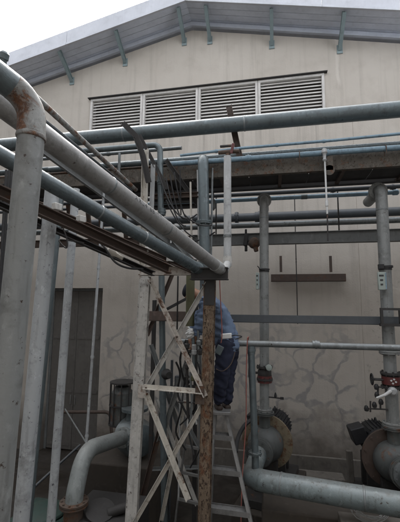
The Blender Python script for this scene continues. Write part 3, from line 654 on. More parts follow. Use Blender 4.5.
a, b_ = U(165, 228, 4.7), U(196, 262, 4.2); mk('raking_arm', G().sect(a, b_, chan_prof(.07, .04), up=(0, 0, 1)), M['beam_grey'], label='grey channel sloping down toward the bent top', cat='brace', smooth=0)
# cross bearers under the rack at left of the flanged pipe
for i, (py, mt) in enumerate(((196, 'brown'), (201, 'dark'), (207, 'dark'))):
    Y = 4.8+.3*i; z = U(180, py, Y).z; mk('cross_bearer', G().sect((U(150, py, Y).x, Y, z), (U(199, py, Y).x, Y, z), chan_prof(.07, .05)), M[mt], label=('brown', 'dark front', 'dark rear')[i]+' bearer crossing behind the hanging black cables', cat='beam', smooth=0)
# hanging black cables in loops
def sag(a, b, drop, n=12):
    return [a.lerp(b, t)+V((0, 0, -4*drop*t*(1-t))) for t in [k/n for k in range(n+1)]]
cab = [((166, 178), (186, 226), 4.5, .18), ((170, 175), (186, 218), 4.6, .20), ((174, 172), (190, 222), 4.65, .16), ((180, 170), (181, 215), 4.7, .02), ((158, 172), (197, 214), 4.45, .28), ((184, 214), (212, 225), 4.4, .06), ((170, 236), (215, 232), 4.55, .10), ((166, 200), (196, 238), 4.5, .10)]
CL = ['black cable loop crossing nearest the slim elbowed pipe', 'black cable second in the bunch beside the slim elbowed pipe', 'black cable third in the bunch under the rack', 'almost straight black cable dropping from the rack edge', 'widest black cable loop sweeping over to the flanged pipe', 'short black cable sagging behind the flange of the blue-grey pipe', 'level black cable sagging low behind the sloping pipes', 'lowest black cable slanting down to the tower top']
for k, (a, b_, Y, dr) in enumerate(cab):
    mk('cable', G().tube(sag(U(*a, Y), U(*b_, Y+.05), dr), .010, 6), M['black'], label=CL[k], cat='cable', group='black cables looping under the rack')
# clutter of dark conduits behind left edge
for k in range(6):
    x = 1.5+k*2.6+random.uniform(-.5, .5); Y = 3.4+.15*k
    a = U(x+5, 170, Y); b_ = U(x-1, 330, Y); b_.x += .0
    mk('cable', G().tube([a, a.lerp(b_, .5)+V((random.uniform(-.03, .03), 0, 0)), toz(a, b_, 1.0)], .014, 8), M['black'], label='straight black cable at the left edge, '+('leftmost', 'second', 'third', 'fourth', 'fifth', 'rightmost')[k]+' of six behind the thick foreground pipe', cat='cable', group='black cables at the left edge')
mk('cable_tray', G().sect(V((-6.2, 3.9, 4.5)), U(38, 193, 3.9), chan_prof(.22, .14)), M['dark'], label='dark cable tray behind the thick foreground pipe at the left', cat='tray', smooth=0)

# ------------------------------------------------------------------ long sloping pipes over the camera's left
A = U(45, 137, 1.56); B = U(221, 269.5, 3.72); A0 = ext(A, B, -.42)
gp = pipe('sloping_pipe', 'large weathered grey sloping pipe with faint stencilled marks', [A0, B], .058, M['grey_pipe'], seg=32,
     extra=[('sleeve', G().lathe(ext(A, B, .955), B-A, [(-.06, .0585), (-.06, .064), (.05, .064), (.05, .0585)], 24), M['galv_light'])])
C0 = U(60, 189.5, 2.3); C1 = U(197, 268, 3.72); C00 = ext(C0, C1, -.9)
bp_ = pipe('sloping_pipe', 'blue-grey sloping pipe running below the large grey one', [C00, C1], .058, M['blue_grey'], seg=32,
     extra=[('end_cap', G().lathe(C1, C1-C0, [(-.03, .0585), (-.03, .065), (.03, .065), (.03, .05)], 24), M['steel_blue'])])
Dp0 = U(43, 104, 2.6); Dp1 = U(136, 190, 4.6)
pipe('sloping_pipe', 'thin brown-grey sloping pipe starting behind the rusted elbow', [ext(Dp0, Dp1, -.35), Dp1], .028, M['elbow'])
Dp0 = U(60, 134, 2.9); Dp1 = U(131, 191, 4.7)
pipe('sloping_pipe', 'thin dark sloping pipe nearest below the brown-grey one', [ext(Dp0, Dp1, -.6), Dp1], .024, M['dark_pipe'])
Dp0 = U(100, 146, 3.4); Dp1 = U(152, 186, 4.8)
# sloping support beams
def sb(a, b_, h, mt, lb, wdt=.06): mk('sloping_beam', G().sect(a, b_, chan_prof(h, wdt, .008)), M[mt], label=lb, cat='beam', smooth=0)
a, b_ = U(45, 214, 2.45), U(168, 270, 3.66); sb(ext(a, b_, -.75), b_, .085, 'brown', 'rust brown sloping channel under the blue-grey pipe')
a, b_ = U(60, 233, 2.75), U(152, 274, 3.72); sb(ext(a, b_, -.8), b_, .05, 'dark', 'dark narrow channel, lowest of the sloping beams at left', .05)
a, b_ = U(92, 228, 3.1), U(196, 273, 3.85); sb(ext(a, b_, -.9), b_, .05, 'brown', 'slim brown sloping rail tight under the blue-grey pipe', .04)
a, b_ = U(100, 192, 4.0), U(196, 262, 4.9); sb(ext(a, b_, -.6), b_, .10, 'beam_grey', 'dull grey channel seen in the gap between the two large sloping pipes')
# white clamp blocks between pipe and beam
for k, (px, py, Y) in enumerate(((57, 207, 2.55), (81, 219, 2.8), (148, 250, 3.5), (170, 259, 3.6))):
    c = U(px, py, Y); mk('pipe_shoe', G().box(c, (.05, .07, .055), Matrix.Rotation(R(-20), 3, 'Z')), M['cream_clean'], label='small pale shoe block under the blue-grey sloping pipe, '+('nearest the camera', 'second from the camera', 'second from the tower', 'nearest the tower')[k], cat='bracket', group='pale shoe blocks', bevel=.004)
# studs on the grey pipe's far side
for k, (px, py, Y) in enumerate(((176, 226, 3.1), (182, 232, 3.2), (171, 236, 3.2))):
    c = U(px, py, Y+.12); mk('bolt_stud', G().lathe(c, (0, 0, 1), [(-.07, .008), (0, .008), (0, .018), (.02, .018), (.022, .01)], 8), M['galv_light'], label=('middle', 'farthest', 'nearest')[k]+' pale bolt stud behind the large grey sloping pipe', cat='bolt', group='bolt studs')
# stencilled marks
def text_on_pipe(txt, p, q, r, size, t0, phi, parent):
    cu = bpy.data.curves.new('marking', 'FONT'); cu.body = txt; cu.size = size; cu.space_character = 1.35; ob = bpy.data.objects.new('marking', cu); sc.collection.objects.link(ob)
    bpy.context.view_layer.update(); me = bpy.data.meshes.new_from_object(ob.evaluated_get(bpy.context.evaluated_depsgraph_get())); bpy.data.objects.remove(ob)
    d = (q-p).normalized(); side = d.cross(V((0, 0, 1))).normalized(); upn = side.cross(d).normalized()
    g = G(); vs = []
    for v in me.vertices:
        ang = phi + v.co.y/r; vs.append(p+d*(t0+v.co.x)+(side*math.cos(ang+math.pi/2)*-1*-1+upn*math.sin(ang+math.pi/2))*(r+.0012))
    g.add(vs, [tuple(pl.vertices) for pl in me.polygons]); return mk('marking', g, M['ink'], parent, smooth=0)
# side points away to the right of travel; marks sit on the flank that faces the camera
ta = (U(127, 198, 0+2.35)-A).length
L_ = (B-A).length
fx = None
for k in range(200):
    pt = A+(B-A)*(k/200); w_ = pt-CAM; xx = 200+w_.dot(rgt)/w_.dot(fwd)*FPX
    if xx >= 128: ta = L_*k/200; break
text_on_pipe('ARL4 68 TT', A, B, .058, .052, ta, R(-95), gp)

# foreground vertical pipe with rusted elbow
t_, b_ = U(31, 137, 1.2), U(-4, 500, 1.2); b_ = toz(t_, b_, 0)
cn = ext(t_, b_, -.055); cn = U(32.5, 102, 1.22)
cam_end = U(-75, 20, .88)
fpg = thing('foreground_pipe', b_, 'thick dull grey upright pipe at the left edge with a rusted top elbow', 'pipe')
rt = route([t_, cn, ext(cn, cam_end, .9)], .11, 14)
s_end = None
mk('upright', G().tube([t_+V((0, 0, 0)), ext(t_, b_, .3), ext(t_, b_, .6), b_], .0507, 36), M['galv_dull'], fpg)
# split the route: elbow = up to the end of the arc, then the arm
ne = 16
mk('elbow', G().tube(rt[:ne], .054, 36), M['elbow'], fpg)
mk('arm', G().tube(rt[ne-1:] if len(rt) > ne else rt[-2:], .053, 36), M['steel_blue'], fpg)
mk('weld_ring', G().lathe(t_, b_-t_, [(-.010, .052), (-.007, .0555), (.002, .057), (.008, .0555), (.012, .050)], 36), M['elbow'], fpg)

# whitewashed uprights behind it
def upright(xa, ya, xb, yb, Y, r, mt, lb, ztop, coup=()):
    a = U(xa, ya, Y); b_ = U(xb, yb, Y); t1 = toz(a, b_, ztop); b2 = toz(a, b_, 0)
    return pipe('upright_pipe', lb, [t1, ext(t1, b2, .5), b2], r, M[mt], couplings=[(toz(a, b_, z), b_-a) for z in coup], seg=24)
upright(47.5, 240, 23, 500, 2.6, .058, 'wash_pipe', 'wide whitewashed upright pipe second from the left edge', 4.22)
upright(50, 300, 30, 500, 3.6, .040, 'steel_blue', 'dark blue-grey upright pipe peeking out behind the wide whitewashed one', 4.6)
upright(72, 240, 52.5, 500, 3.3, .040, 'wash_pipe', 'narrow whitewashed upright pipe third from the left edge', 4.42)
a = U(104, 190, 4.0); b_ = U(86.3, 442, 4.0)
pipe('upright_rod', 'thin pale rod with couplings standing on the lower left bend pipe', [a, ext(a, b_, .5), b_], .016, M['wash_pipe'], couplings=[(U(92.3, 357, 4.0), b_-a), (U(98.5, 268, 4.0), b_-a), (U(86.8, 436, 4.0), b_-a)], cat='rod')

# lower left bend pipe with flange
p0 = U(74, 503, 3.9); p1 = U(84, 452, 4.1); p2 = U(124, 437, 5.1)
b0 = V((p0.x-.02, p0.y, 0)); 
pipe('bend_pipe', 'thick pale greenish pipe rising from a rusty flange and bending toward the left pump', [p0+V((0, 0, -.02)), p0+V((0, 0, .08)), p1+V((0, 0, .02)), p2], .096, M['greenish'], bend=.36, flanges=[(p2-(p2-p1).normalized()*.03, p2-p1)], seg=32, fl_r=1.45,
     extra=[('rusty_flange', G().flange(p0, (0, 0, 1), .155, .024, 10), M['rust'])])
mk('floor_riser', G().tube([V((p0.x, p0.y, 0)), V((p0.x, p0.y, p0.z-.028))], .105, 28), M['rust'], label='short brown riser stub under the rusty flange', cat='pipe')
root = thing('motor_pump', (p2.x+.3, 5.5, 0), 'blue-grey upright pump with dark caged motor behind the pale post of the bent', 'pump')
cc = U(134, 436, 5.35)
mk('casing', G().lathe(cc, V((-1, 1.0, 0)), [(-.3, .10), (-.25, .22), (-.1, .27), (.12, .27), (.2, .2), (.3, .12)], 28), M['steel_blue'], root)
mk('neck', G().lathe(cc+V((0, 0, .1)), (0, 0, 1), [(0, .15), (.25, .12), (.27, .2), (.31, .2)], 24), M['steel_blue'], root)
mt_ = U(122, 405, 5.5)
mk('motor', G().lathe(V((mt_.x, mt_.y, mt_.z-.3)), (0, 0, 1), [(0, .1), (.02, .17), (.5, .17), (.55, .12), (.58, .12), (.6, .06)], 28), M['pump'], root)
g = G()
for k in range(10):
    a = 2*math.pi*k/10; q = V((mt_.x+.19*math.cos(a), mt_.y+.19*math.sin(a), mt_.z-.28)); g.tube([q, q+V((0, 0, .62))], .009, 6)
for dz in (-.28, 0, .34): g.lathe(V((mt_.x, mt_.y, mt_.z+dz)), (0, 0, 1), [(0, .18), (0, .2), (.02, .2), (.02, .18)], 20)
mk('cage', g, M['dark'], root)
mk('base_block', G().b(cc.x-.6, cc.x+.5, 5.0, 6.2, 0, cc.z-.28), M['floor_block'], root, bevel=.02)
mk('green_machine', G().box(U(38, 521, 3.9)+V((0, .1, -.3)), (.62, .6, .66)).lathe(U(38, 521, 3.9)+V((0, .1, .03)), (0, 0, 1), [(0, .25), (.03, .25), (.05, .2), (.08, .08)], 24), M['green_dark'], label='dull green machine housing at the bottom left', cat='machine', bevel=.02)
a, b_ = U(20, 500, 4.6), U(80, 445, 5.6); mk('floor_pipe', G().tube([a, b_], .018, 12), M['dark_pipe'], label='thin pipe sloping across the dark floor at the lower left', cat='pipe')
a, b_ = U(65, 409, 5.2), U(88, 446, 4.6); mk('floor_pipe', G().tube([a, b_], .010, 10), M['beam_grey'], label='thin slanting stay behind the pale rod at the lower left', cat='pipe')
mk('floor_pipe', G().tube(route([U(60, 412, 6.6), U(110, 412, 6.6), U(112, 440, 6.6)], .1), .03, 12), M['brown'], label='brown pipe along the foot of the dark doorway', cat='pipe')

# ------------------------------------------------------------------ the bent (two-post steel tower)
YB = 3.8
bent = thing('pipe_support_tower', (U(172, 400, YB).x, YB, 0), 'two-post steel support tower with crossed rusty braces', 'support tower')
def up_post(xa, ya, xb, yb, Y, prof, mt, ztop, name='post', label=None, zb=0):
    a, b_ = U(xa, ya, Y), U(xb, yb, Y); return mk(name, G().sect(toz(a, b_, zb), toz(a, b_, ztop), prof, up=(0, 1, 0)), M[mt], bent, label=label, smooth=0)
ztb = U(180, 276, YB).z
up_post(144.5, 290, 131.5, 520, YB, i_prof(.09, .108, .008), 'cream_clean', ztb, label='pale whitewashed post')
mk('post_plate', G().add([], []).bar(toz(U(144.3, 290, YB-.05), U(131.3, 520, YB-.05), 0), toz(U(144.3, 290, YB-.05), U(131.3, 520, YB-.05), ztb-.02), .104, .006, up=(0, 1, 0)), M['cream_clean'], bent, smooth=0)
up_post(209.8, 290, 204.8, 500, YB, i_prof(.10, .115, .009), 'rusty_post', ztb, label='flaking orange-brown rusty post')
mk('post_plate', G().bar(toz(U(209.6, 290, YB-.056), U(204.4, 500, YB-.056), 0), toz(U(209.6, 290, YB-.056), U(204.4, 500, YB-.056), 3.22), .104, .006, up=(0, 1, 0)), M['rusty_post'], bent, smooth=0)
mk('post_plate', G().bar(toz(U(209.6, 290, YB-.056), U(204.4, 500, YB-.056), 3.225), toz(U(209.6, 290, YB-.056), U(204.4, 500, YB-.056), ztb-.03), .110, .006, up=(0, 1, 0)), M['dark'], bent, smooth=0)
# top beam and front block
a, b_ = U(140, 271, YB), U(200, 270, YB); b_.z = a.z; b_.y = YB
mk('top_beam', G().sect(a, b_, i_prof(.10, .10, .009)), M['brace_rust'], bent, smooth=0, label='rust-mottled top beam')
a, b_ = U(191, 274, YB-.08), U(228, 274, YB-.08); b_.z = a.z
mk('end_block', G().sect(a, b_, i_prof(.13, .12, .012)), M['dark'], bent, smooth=0, label='blackened end block')
def brace(pa, pb, Y, mt, w_=.045, nm='brace', par=None):
    a, b_ = U(*pa, Y), U(*pb, Y); d = (b_-a).normalized()
    return mk(nm, G().sect(a, b_, angle_prof(w_, .006), up=d.cross(V((0, 1, 0)))), M[mt], par or bent, smooth=0)
brace((148.5, 280), (204, 397), YB-.07, 'brace_rust'); brace((206, 282), (143.5, 390), YB-.03, 'cream_clean')
brace((144, 388.5), (203, 393.5), YB-.08, 'cream')
brace((145, 394), (187, 500), YB-.07, 'cream'); brace((205, 396), (131, 524), YB-.03, 'cream')
mk('gusset', G().b(U(197, 392, YB).x, U(206, 392, YB).x, YB-.092, YB-.086, U(200, 402, YB).z, U(200, 384, YB).z), M['rust'], bent, smooth=0)
mk('gusset', G().b(U(141, 390, YB).x, U(149, 390, YB).x, YB-.092, YB-.086, U(145, 396, YB).z, U(145, 383, YB).z), M['brace_rust'], bent, smooth=0)
for px, py in ((146, 388), (147, 394), (202, 392), (201, 398), (168.5, 456), (177, 337), (150, 283), (203, 285)):
    mk('bolt', G().lathe(U(px, py, YB-.09), (0, -1, 0), [(0, .012), (.010, .012), (.012, .007)], 6), M['rust'], bent)
# rear frame
rear = thing('rear_frame', (U(165, 400, 5.0).x, 5.0, 0), 'dark rear frame of crossed angle bars behind the support tower', 'frame')
def rb(pa, pb, Y, mt, w_): a, b_ = U(*pa, Y), U(*pb, Y); mk('brace', G().sect(a, b_, angle_prof(w_, .007), up=(b_-a).normalized().cross(V((0, 1, 0)))), M[mt], rear, smooth=0)
rb((150, 345), (180, 435), 4.9, 'beam_grey', .05); rb((150, 320), (187, 300), 4.85, 'dark', .04); rb((189, 350), (158, 440), 4.8, 'galv_dull', .06)
rb((172, 272), (146, 335), 4.9, 'brown', .05); rb((158, 430), (140, 500), 4.8, 'brown', .06)
rb((184, 400), (160, 520), 4.7, 'cream', .045); rb((156, 400), (196, 505), 4.85, 'cream_clean', .04); rb((160, 390), (206, 388), 4.95, 'dark', .05); rb((173, 400), (210, 470), 4.9, 'beam_grey', .045); rb((150, 470), (205, 468), 4.9, 'beam_grey', .04)
a, b_ = U(147, 316, 4.6), U(192, 316, 4.6); b_.z = a.z; mk('rail', G().sect(a, b_, chan_prof(.13, -.05)), M['brown'], rear, smooth=0)
for px in (152, 196): a = U(px, 400, 4.98); mk('leg', G().sect(V((a.x, 5.03, 0)), V((a.x, 5.03, 3.3)), angle_prof(.05), up=(0, 1, 0)), M['dark'], rear, smooth=0)
# small wheel valve behind the bent
p = U(166, 374, 4.75); root = thing('small_valve', p, 'small dark capped valve on the slim pipe behind the crossed braces', 'valve')
mk('body', G().lathe(p, (.6, -1, .1), [(-.1, .04), (-.06, .065), (.02, .07), (.06, .055), (.14, .05), (.16, .04)], 20), M['dark'], root)
mk('bonnet', G().tube([p, p+V((-.08, 0, .10))], .03, 10), M['dark'], root)
# olive upright and hose cluster
a, b_ = U(190.5, 272, 4.05), U(190, 326, 4.05); mk('olive_pipe', G().tube([a, b_], .05, 20), M['olive'], label='olive green upright pipe behind the top of the bent', cat='pipe')
root = thing('wrapped_joint', U(190, 334, 4.0), 'crumpled white plastic wrap tied round the foot of the olive pipe', 'wrap')
g = G(); rnd = random.Random(3); prof = []
for k in range(9): prof.append((k*.013, .030+.022*math.sin(k/8*math.pi)+rnd.uniform(-.008, .008)))
g.lathe(U(190, 329, 4.0), (0.15, 0, -1), prof, 11); g.v = [tuple(V(v)+V((rnd.uniform(-.009, .009),)*3)) for v in g.v]
mk('wrap', g, M['white'], root, smooth=20); mk('knot', G().tube([U(188, 327, 4.0), U(192, 331, 3.97), U(186, 334, 3.98)], .012, 6), M['white'], root)
root = thing('valve_cluster', U(194, 360, 3.98), 'cluster of small steel fittings hanging under the wrapped joint', 'fittings')
for pts, r, mt in (([(187, 340), (187, 372), (188, 418)], .016, 'dark'), ([(193, 338), (194, 356), (193, 376)], .018, 'steel_blue'), ([(198, 330), (198.5, 362)], .014, 'galv'), ([(183, 352), (201, 350)], .016, 'dark'), ([(185, 377), (203, 376)], .012, 'dark'), ([(178, 402), (201, 403)], .009, 'dark'), ([(190, 372), (192, 400), (190, 430)], .013, 'galv')):
    mk('fitting', G().tube([U(a, b, 3.98) for a, b in pts], r, 10), M[mt], root)
for px, py, r, mt in ((187, 346, .034, 'dark'), (194, 347, .03, 'galv_light'), (198.5, 343, .026, 'galv'), (194, 352, .032, 'galv_light'), (200, 352, .03, 'dark'), (187, 366, .028, 'dark'), (193, 378, .026, 'olive'), (199, 377, .022, 'rust')):
    mk('nut', G().lathe(U(px, py, 3.97), (0, 0, 1), [(-.03, r*.7), (-.02, r), (.02, r), (.03, r*.7)], 6), M[mt], root, smooth=20)
hoses = [([(186, 340), (180, 360), (186, 384), (192, 372), (188, 352)], .011), ([(190, 355), (184, 385), (181, 410), (176, 432), (186, 450)], .010), ([(197, 360), (201, 380), (196, 405), (188, 425), (194, 455)], .010), ([(176, 362), (180, 374), (178, 395), (190, 420)], .012), ([(193, 340), (203, 352), (203, 374), (196, 392)], .009), ([(180, 425), (198, 412), (203, 440), (190, 468)], .008)]
def smooth_path(pts, n=8):
    out = []
    P = [pts[0]]+pts+[pts[-1]]
    for i in range(1, len(P)-2):
        for k in range(n):
            t = k/n; a, b, c, d = P[i-1], P[i], P[i+1], P[i+2]
            out.append(.5*((2*b)+(c-a)*t+(2*a-5*b+4*c-d)*t*t+(3*b-a-3*c+d)*t*t*t))
    out.append(P[-2]); return out
for k, (pts, r) in enumerate(hoses):
    mk('hose', G().tube(smooth_path([U(a, b, 3.98+.05*((i+k) % 3)) for i, (a, b) in enumerate(pts)]), r, 8), M['black'], label=('black hose loop round the top of the steel fittings', 'black hose swinging out left below the fittings', 'black hose falling nearly straight beside the rusty post', 'thickest black hose, furthest left of the fittings', 'thin black hose looping right behind the rusty post', 'lowest black hose trailing toward the floor')[k], cat='hose', group='black hoses beside the rusty post')
p = U(192, 424, 4.0)
mk('white_clip', G().tube(smooth_path([p+V((-.05, 0, -.05)), p+V((-.04, 0, .05)), p+V((.03, 0, .06)), p+V((.05, 0, .0))]), .010, 8), M['white'], label='small bent white clip behind the rusty post', cat='clip')
# loose cable at upper left
root = mk('cable', G().tube(smooth_path([U(55, 203, 2.6), U(61, 222, 2.62), U(67, 240, 2.6), U(66, 248, 2.6), U(59, 240, 2.6), U(72, 241, 2.7), U(84, 243, 2.8)]), .006, 6), M['dark'], label='stray dark wire dangling between the two whitewashed pipes', cat='cable')
mk('cable', G().tube(smooth_path([U(96, 238, 3.0), U(105, 248, 3.0), U(115, 262, 3.0), U(128, 268, 3.1), U(143, 269, 3.3)]), .010, 6), M['black'], label='black cable drooping from the sloping beam to the tower top', cat='cable')
mk('junction_fitting', G().lathe(U(112, 252, 3.1), (.8, .2, -.5), [(-.05, .02), (-.03, .035), (.02, .035), (.05, .022), (.12, .018)], 14), M['cream'], label='tan conduit fitting under the sloping beam', cat='fitting')

# extra runs, fittings and conduits that crowd the rack and the tower
for yy, Y, r, mt, xa, xb, lb in ((152, 5.35, .03, 'galv', -4.6, -1.4, 'short grey pipe lying high at the left end of the rack'), (171, 5.3, .022, 'rust', XL, -1.3, 'thin rusty pipe lying low at the left end of the rack'),
                          (206, 6.2, .03, 'dark_pipe', XL, -.9, 'thin dark pipe hung under the left half of the rack'), (229, 6.1, .035, 'steel_blue', XL, -1.9, 'blue-grey pipe hung low behind the whitewashed pipes')):
    z = U(130, yy, Y).z; pipe('steel_pipe', lb, [V((xa, Y, z)), V((xb, Y, z))], r, M[mt], couplings=[(V((xa*.4+xb*.6, Y, z)), (1, 0, 0))])
ub = [(x_, 4.82) for x_ in (-.9, .4, 1.5)]
for k, (x_, y_) in enumerate(ub):
    zc = U(330, 152.5, 4.9).z; g = G(); arc = [V((x_, 4.9+.046*math.cos(a), zc+.046*math.sin(a))) for a in [math.pi*i/10 for i in range(11)]]
    g.tube([arc[0]+V((0, 0, -.09))]+arc+[arc[-1]+V((0, 0, -.09))], .006, 6)
    mk('pipe_clamp', g, M['rust'], label=('leftmost', 'middle', 'rightmost')[k]+' thin U clamp over the bright pale blue pipe on the rack', cat='clamp')
for k, (px, y0_, y1_, Y, r, mt, lb) in enumerate(((156, 300, 470, 5.1, .012, 'galv', 'thin grey tube upright behind the pale tower post'), (181, 345, 500, 4.3, .010, 'galv_light', 'thin pale tube upright behind the tower braces'), (200.5, 345, 500, 4.2, .014, 'beam_grey', 'grey tube upright tight behind the rusty post'),
                                (172, 360, 520, 5.3, .02, 'dark_pipe', 'dark tube upright in the middle behind the tower'), (161, 345, 440, 5.4, .012, 'galv', 'thin grey conduit behind the slim pipe inside the tower'))):
    a = U(px, y0_, Y); b_ = U(px-.02*(y1_-y0_), y1_, Y); b_.x = a.x; pipe('steel_tube', lb, [a, b_], r, M[mt], couplings=[(a.lerp(b_, .3), a-b_)], cat='tube')
root = thing('switch_box', U(181, 372, 4.9), 'small dark switch box fixed to the rear frame behind the hoses', 'switch box')
c = U(181, 384, 4.86); mk('case', G().box(c, (.16, .09, .22)), M['dark_pipe'], root, bevel=.008); mk('cover', G().box(c+V((0, -.052, 0)), (.13, .012, .18)), M['beam_grey'], root, bevel=.003); mk('knob', G().lathe(c+V((0, -.058, .02)), (0, -1, 0), [(0, .02), (.02, .016)], 10), M['red'], root)
for pp, q_, par in ((A, B, gp), (C0, C1, bp_)):
    for t in (.22, .52): mk('weld_ring', G().lathe(ext(pp, q_, t), q_-pp, [(-.008, .0585), (-.004, .0605), (.004, .0605), (.008, .0585)], 28), M['galv'], par)
# ------------------------------------------------------------------ ladder
lad = thing('step_ladder', (U(225, 520, 4.0).x, 4.0, 0), 'worn aluminium step ladder carrying the worker', 'ladder')
tl, tr = U(214, 404, 4.25), U(225.5, 404, 4.25)
bl = toz(U(213, 404, 4.25), U(205, 520, 3.95), 0); 
br = toz(U(226, 410, 4.25), U(252, 522, 3.95), 0)
tl = U(214.5, 409, 4.25)
bl = toz(U(214.5, 409, 4.25), U(206, 520, 3.95), 0)
trp = U(226.5, 410, 4.25)
mk('rail', G().sect(bl, tl, chan_prof(.07, .03, .004), up=(0, -1, 0.2)), M['alu'], lad, smooth=0)
mk('rail', G().sect(br, trp, chan_prof(.07, -.03, .004), up=(0, -1, 0.2)), M['alu'], lad, smooth=0)
for py in (438.5, 469.5, 503):
    z = U(232, py, 4.1).z
    a = toz(bl, tl, z); b_ = toz(br, trp, z); 
    mk('step', G().sect(a, b_, [(-.045, -.012), (.045, -.012), (.045, .012), (.040, .012), (.040, -.004), (-.040, -.004), (-.040, .012), (-.045, .012)], up=(0, -.25, 1)).bar(a+V((0, -.047, -.012)), b_+V((0, -.047, -.012)), .003, .05), M['alu'], lad, smooth=0)
for k in range(1, 4):
    z = U(232, 503, 4.1).z-.34*k
    if z > .1: a = toz(bl, tl, z); b_ = toz(br, trp, z); mk('step', G().bar(a, b_, .09, .03), M['alu'], lad, smooth=0)
mk('top_cap', G().box(U(221, 411, 4.22), (.21, .22, .035), Matrix.Rotation(R(8), 3, 'Z')), M['alu'], lad, bevel=.005)
# rear frame of the ladder
ra, rbp = toz(U(189, 417, 4.45), U(180, 490, 4.6), 0), U(190, 408, 4.45)
rc, rd = toz(U(216, 413, 4.4), U(213, 494, 4.55), 0), U(216, 408, 4.4)
mk('rear_rail', G().sect(ra, rbp, chan_prof(.04, .02, .004), up=(0, 1, 0)), M['alu'], lad, smooth=0)
mk('rear_rail', G().sect(rc, rd, chan_prof(.04, .02, .004), up=(0, 1, 0)), M['alu'], lad, smooth=0)
for py in (418, 447, 476, 506):
    a = toz(ra, rbp, U(190, py, 4.5).z); b_ = toz(rc, rd, U(190, py+2, 4.5).z); mk('rear_rung', G().bar(a, b_, .03, .028), M['alu'], lad, smooth=0)
a, b_ = toz(ra, rbp, U(190, 447, 4.5).z), toz(rc, rd, U(200, 470, 4.5).z)
mk('stay', G().tube([toz(bl, tl, 1.9), toz(rc, rd, 1.7)], .008, 6), M['alu'], lad)

# ------------------------------------------------------------------ worker
def skin(name, verts, edges, mat, parent, sub=3, root_i=0):
    base = ORG[parent]; me = bpy.data.meshes.new(name); me.from_pydata([tuple(V(v[:3])-base) for v in verts], edges, []); me.update()
    ob = bpy.data.objects.new(name, me); sc.collection.objects.link(ob)
    md = ob.modifiers.new('skin', 'SKIN'); md.use_smooth_shade = True
    for k, v in enumerate(verts):
        rr = v[3] if isinstance(v[3], tuple) else (v[3], v[3]); me.skin_vertices[0].data[k].radius = rr
    me.skin_vertices[0].data[root_i].use_root = True
    sb_ = ob.modifiers.new('sub', 'SUBSURF'); sb_.levels = sub; sb_.render_levels = sub
    bpy.context.view_layer.update(); m2 = bpy.data.meshes.new_from_object(ob.evaluated_get(bpy.context.evaluated_depsgraph_get()))
    bpy.data.objects.remove(ob); bpy.data.meshes.remove(me); m2.name = name
    if name in ('shirt', 'trousers'):      # cloth folds
        ks = [((9, 9, 22), .013), ((26, 26, 40), .005)] if name == 'shirt' else [((8, 8, 13), .009), ((30, 30, 36), .003)]
        for vv in m2.vertices:
            q = vv.co+base; dd = 0
            for kk, am in ks: dd += am*(1-2*abs(mnoise.noise(V((q.x*kk[0]+q.z*6, q.y*kk[1], q.z*kk[2]+q.x*5)))*1.0)*2)
            vv.co += vv.normal*dd
    for pl in m2.polygons: pl.use_smooth = True
    o2 = bpy.data.objects.new(name, m2); sc.collection.objects.link(o2); m2.materials.clear(); m2.materials.append(mat); o2.parent = parent; ORG[o2] = base; return o2
YM = 4.28
UU = U
def U(px, py, Y): return UU(px-2.2, py, Y)
man = thing('person', U(226, 409, YM), 'worker in blue shirt and navy trousers leaning left over the fittings from a ladder', 'person')
pel = U(230, 345, YM); wst = U(226.5, 329, YM); ch = U(217, 308, YM-.02); nk = U(206, 297, YM-.04); hd0 = U(198, 295, YM-.05); hd1 = U(187.5, 291, YM-.04)
hipL, hipR = pel+V((.03, .09, -.03)), pel+V((-.03, -.09, -.03))
fR = U(220.5, 405, YM-.06); fL = U(228.5, 404.5, YM+.04)
kR = U(224, 377, YM-.13); kL = U(230, 377, YM+.04)
shL, shR = ch+V((-.06, .19, .06)), ch+V((-.08, -.18, .05))
elL, elR = U(199, 318, YM+.12), U(203, 325, YM-.26)
hnL, hnR = U(193, 338, YM-.08), U(196, 341, YM-.24)
def body():
    v = [(*pel, .085), (*wst, .08), (*ch, .10), (*nk, .06), (*hd0, (.065, .07)), (*hd0.lerp(hd1, .5), (.085, .095)), (*hd1, (.075, .085)),
         (*hipL, .08), (*kL, .058), (*fL, .045), (*hipR, .08), (*kR, .058), (*fR, .045),
         (*shL, .06), (*elL, .042), (*hnL.lerp(elL, .12), .027), (*shR, .06), (*elR, .042), (*hnR.lerp(elR, .12), .027)]
    e = [(0, 1), (1, 2), (2, 3), (3, 4), (4, 5), (5, 6), (0, 7), (7, 8), (8, 9), (0, 10), (10, 11), (11, 12), (2, 13), (13, 14), (14, 15), (2, 16), (16, 17), (17, 18)]
    for wi, hn, el in ((15, hnL, elL), (18, hnR, elR)):
        d = (hn-el).normalized(); s = d.cross(V((0, 0, 1))).normalized(); n_ = s.cross(d)
        pi = len(v); v.append((*(hn+d*.03), (.032, .018))); e.append((wi, pi))
        for f in range(5):
            off = (f-2)*.018 if f else -.045; ln = (.055, .075, .085, .08, .06)[f]
            a = hn+d*(.06 if f else .02)+s*off; b_ = a+d*ln*.5+s*(off*.3)-n_*.012; c = b_+d*ln*.3-n_*.035
            k = len(v); v += [(*a, .0095), (*b_, .009), (*c, .0075)]; e += [(pi, k), (k, k+1), (k+1, k+2)]
    return v, e
v, e = body(); skin('body', v, e, M['skin'], man)
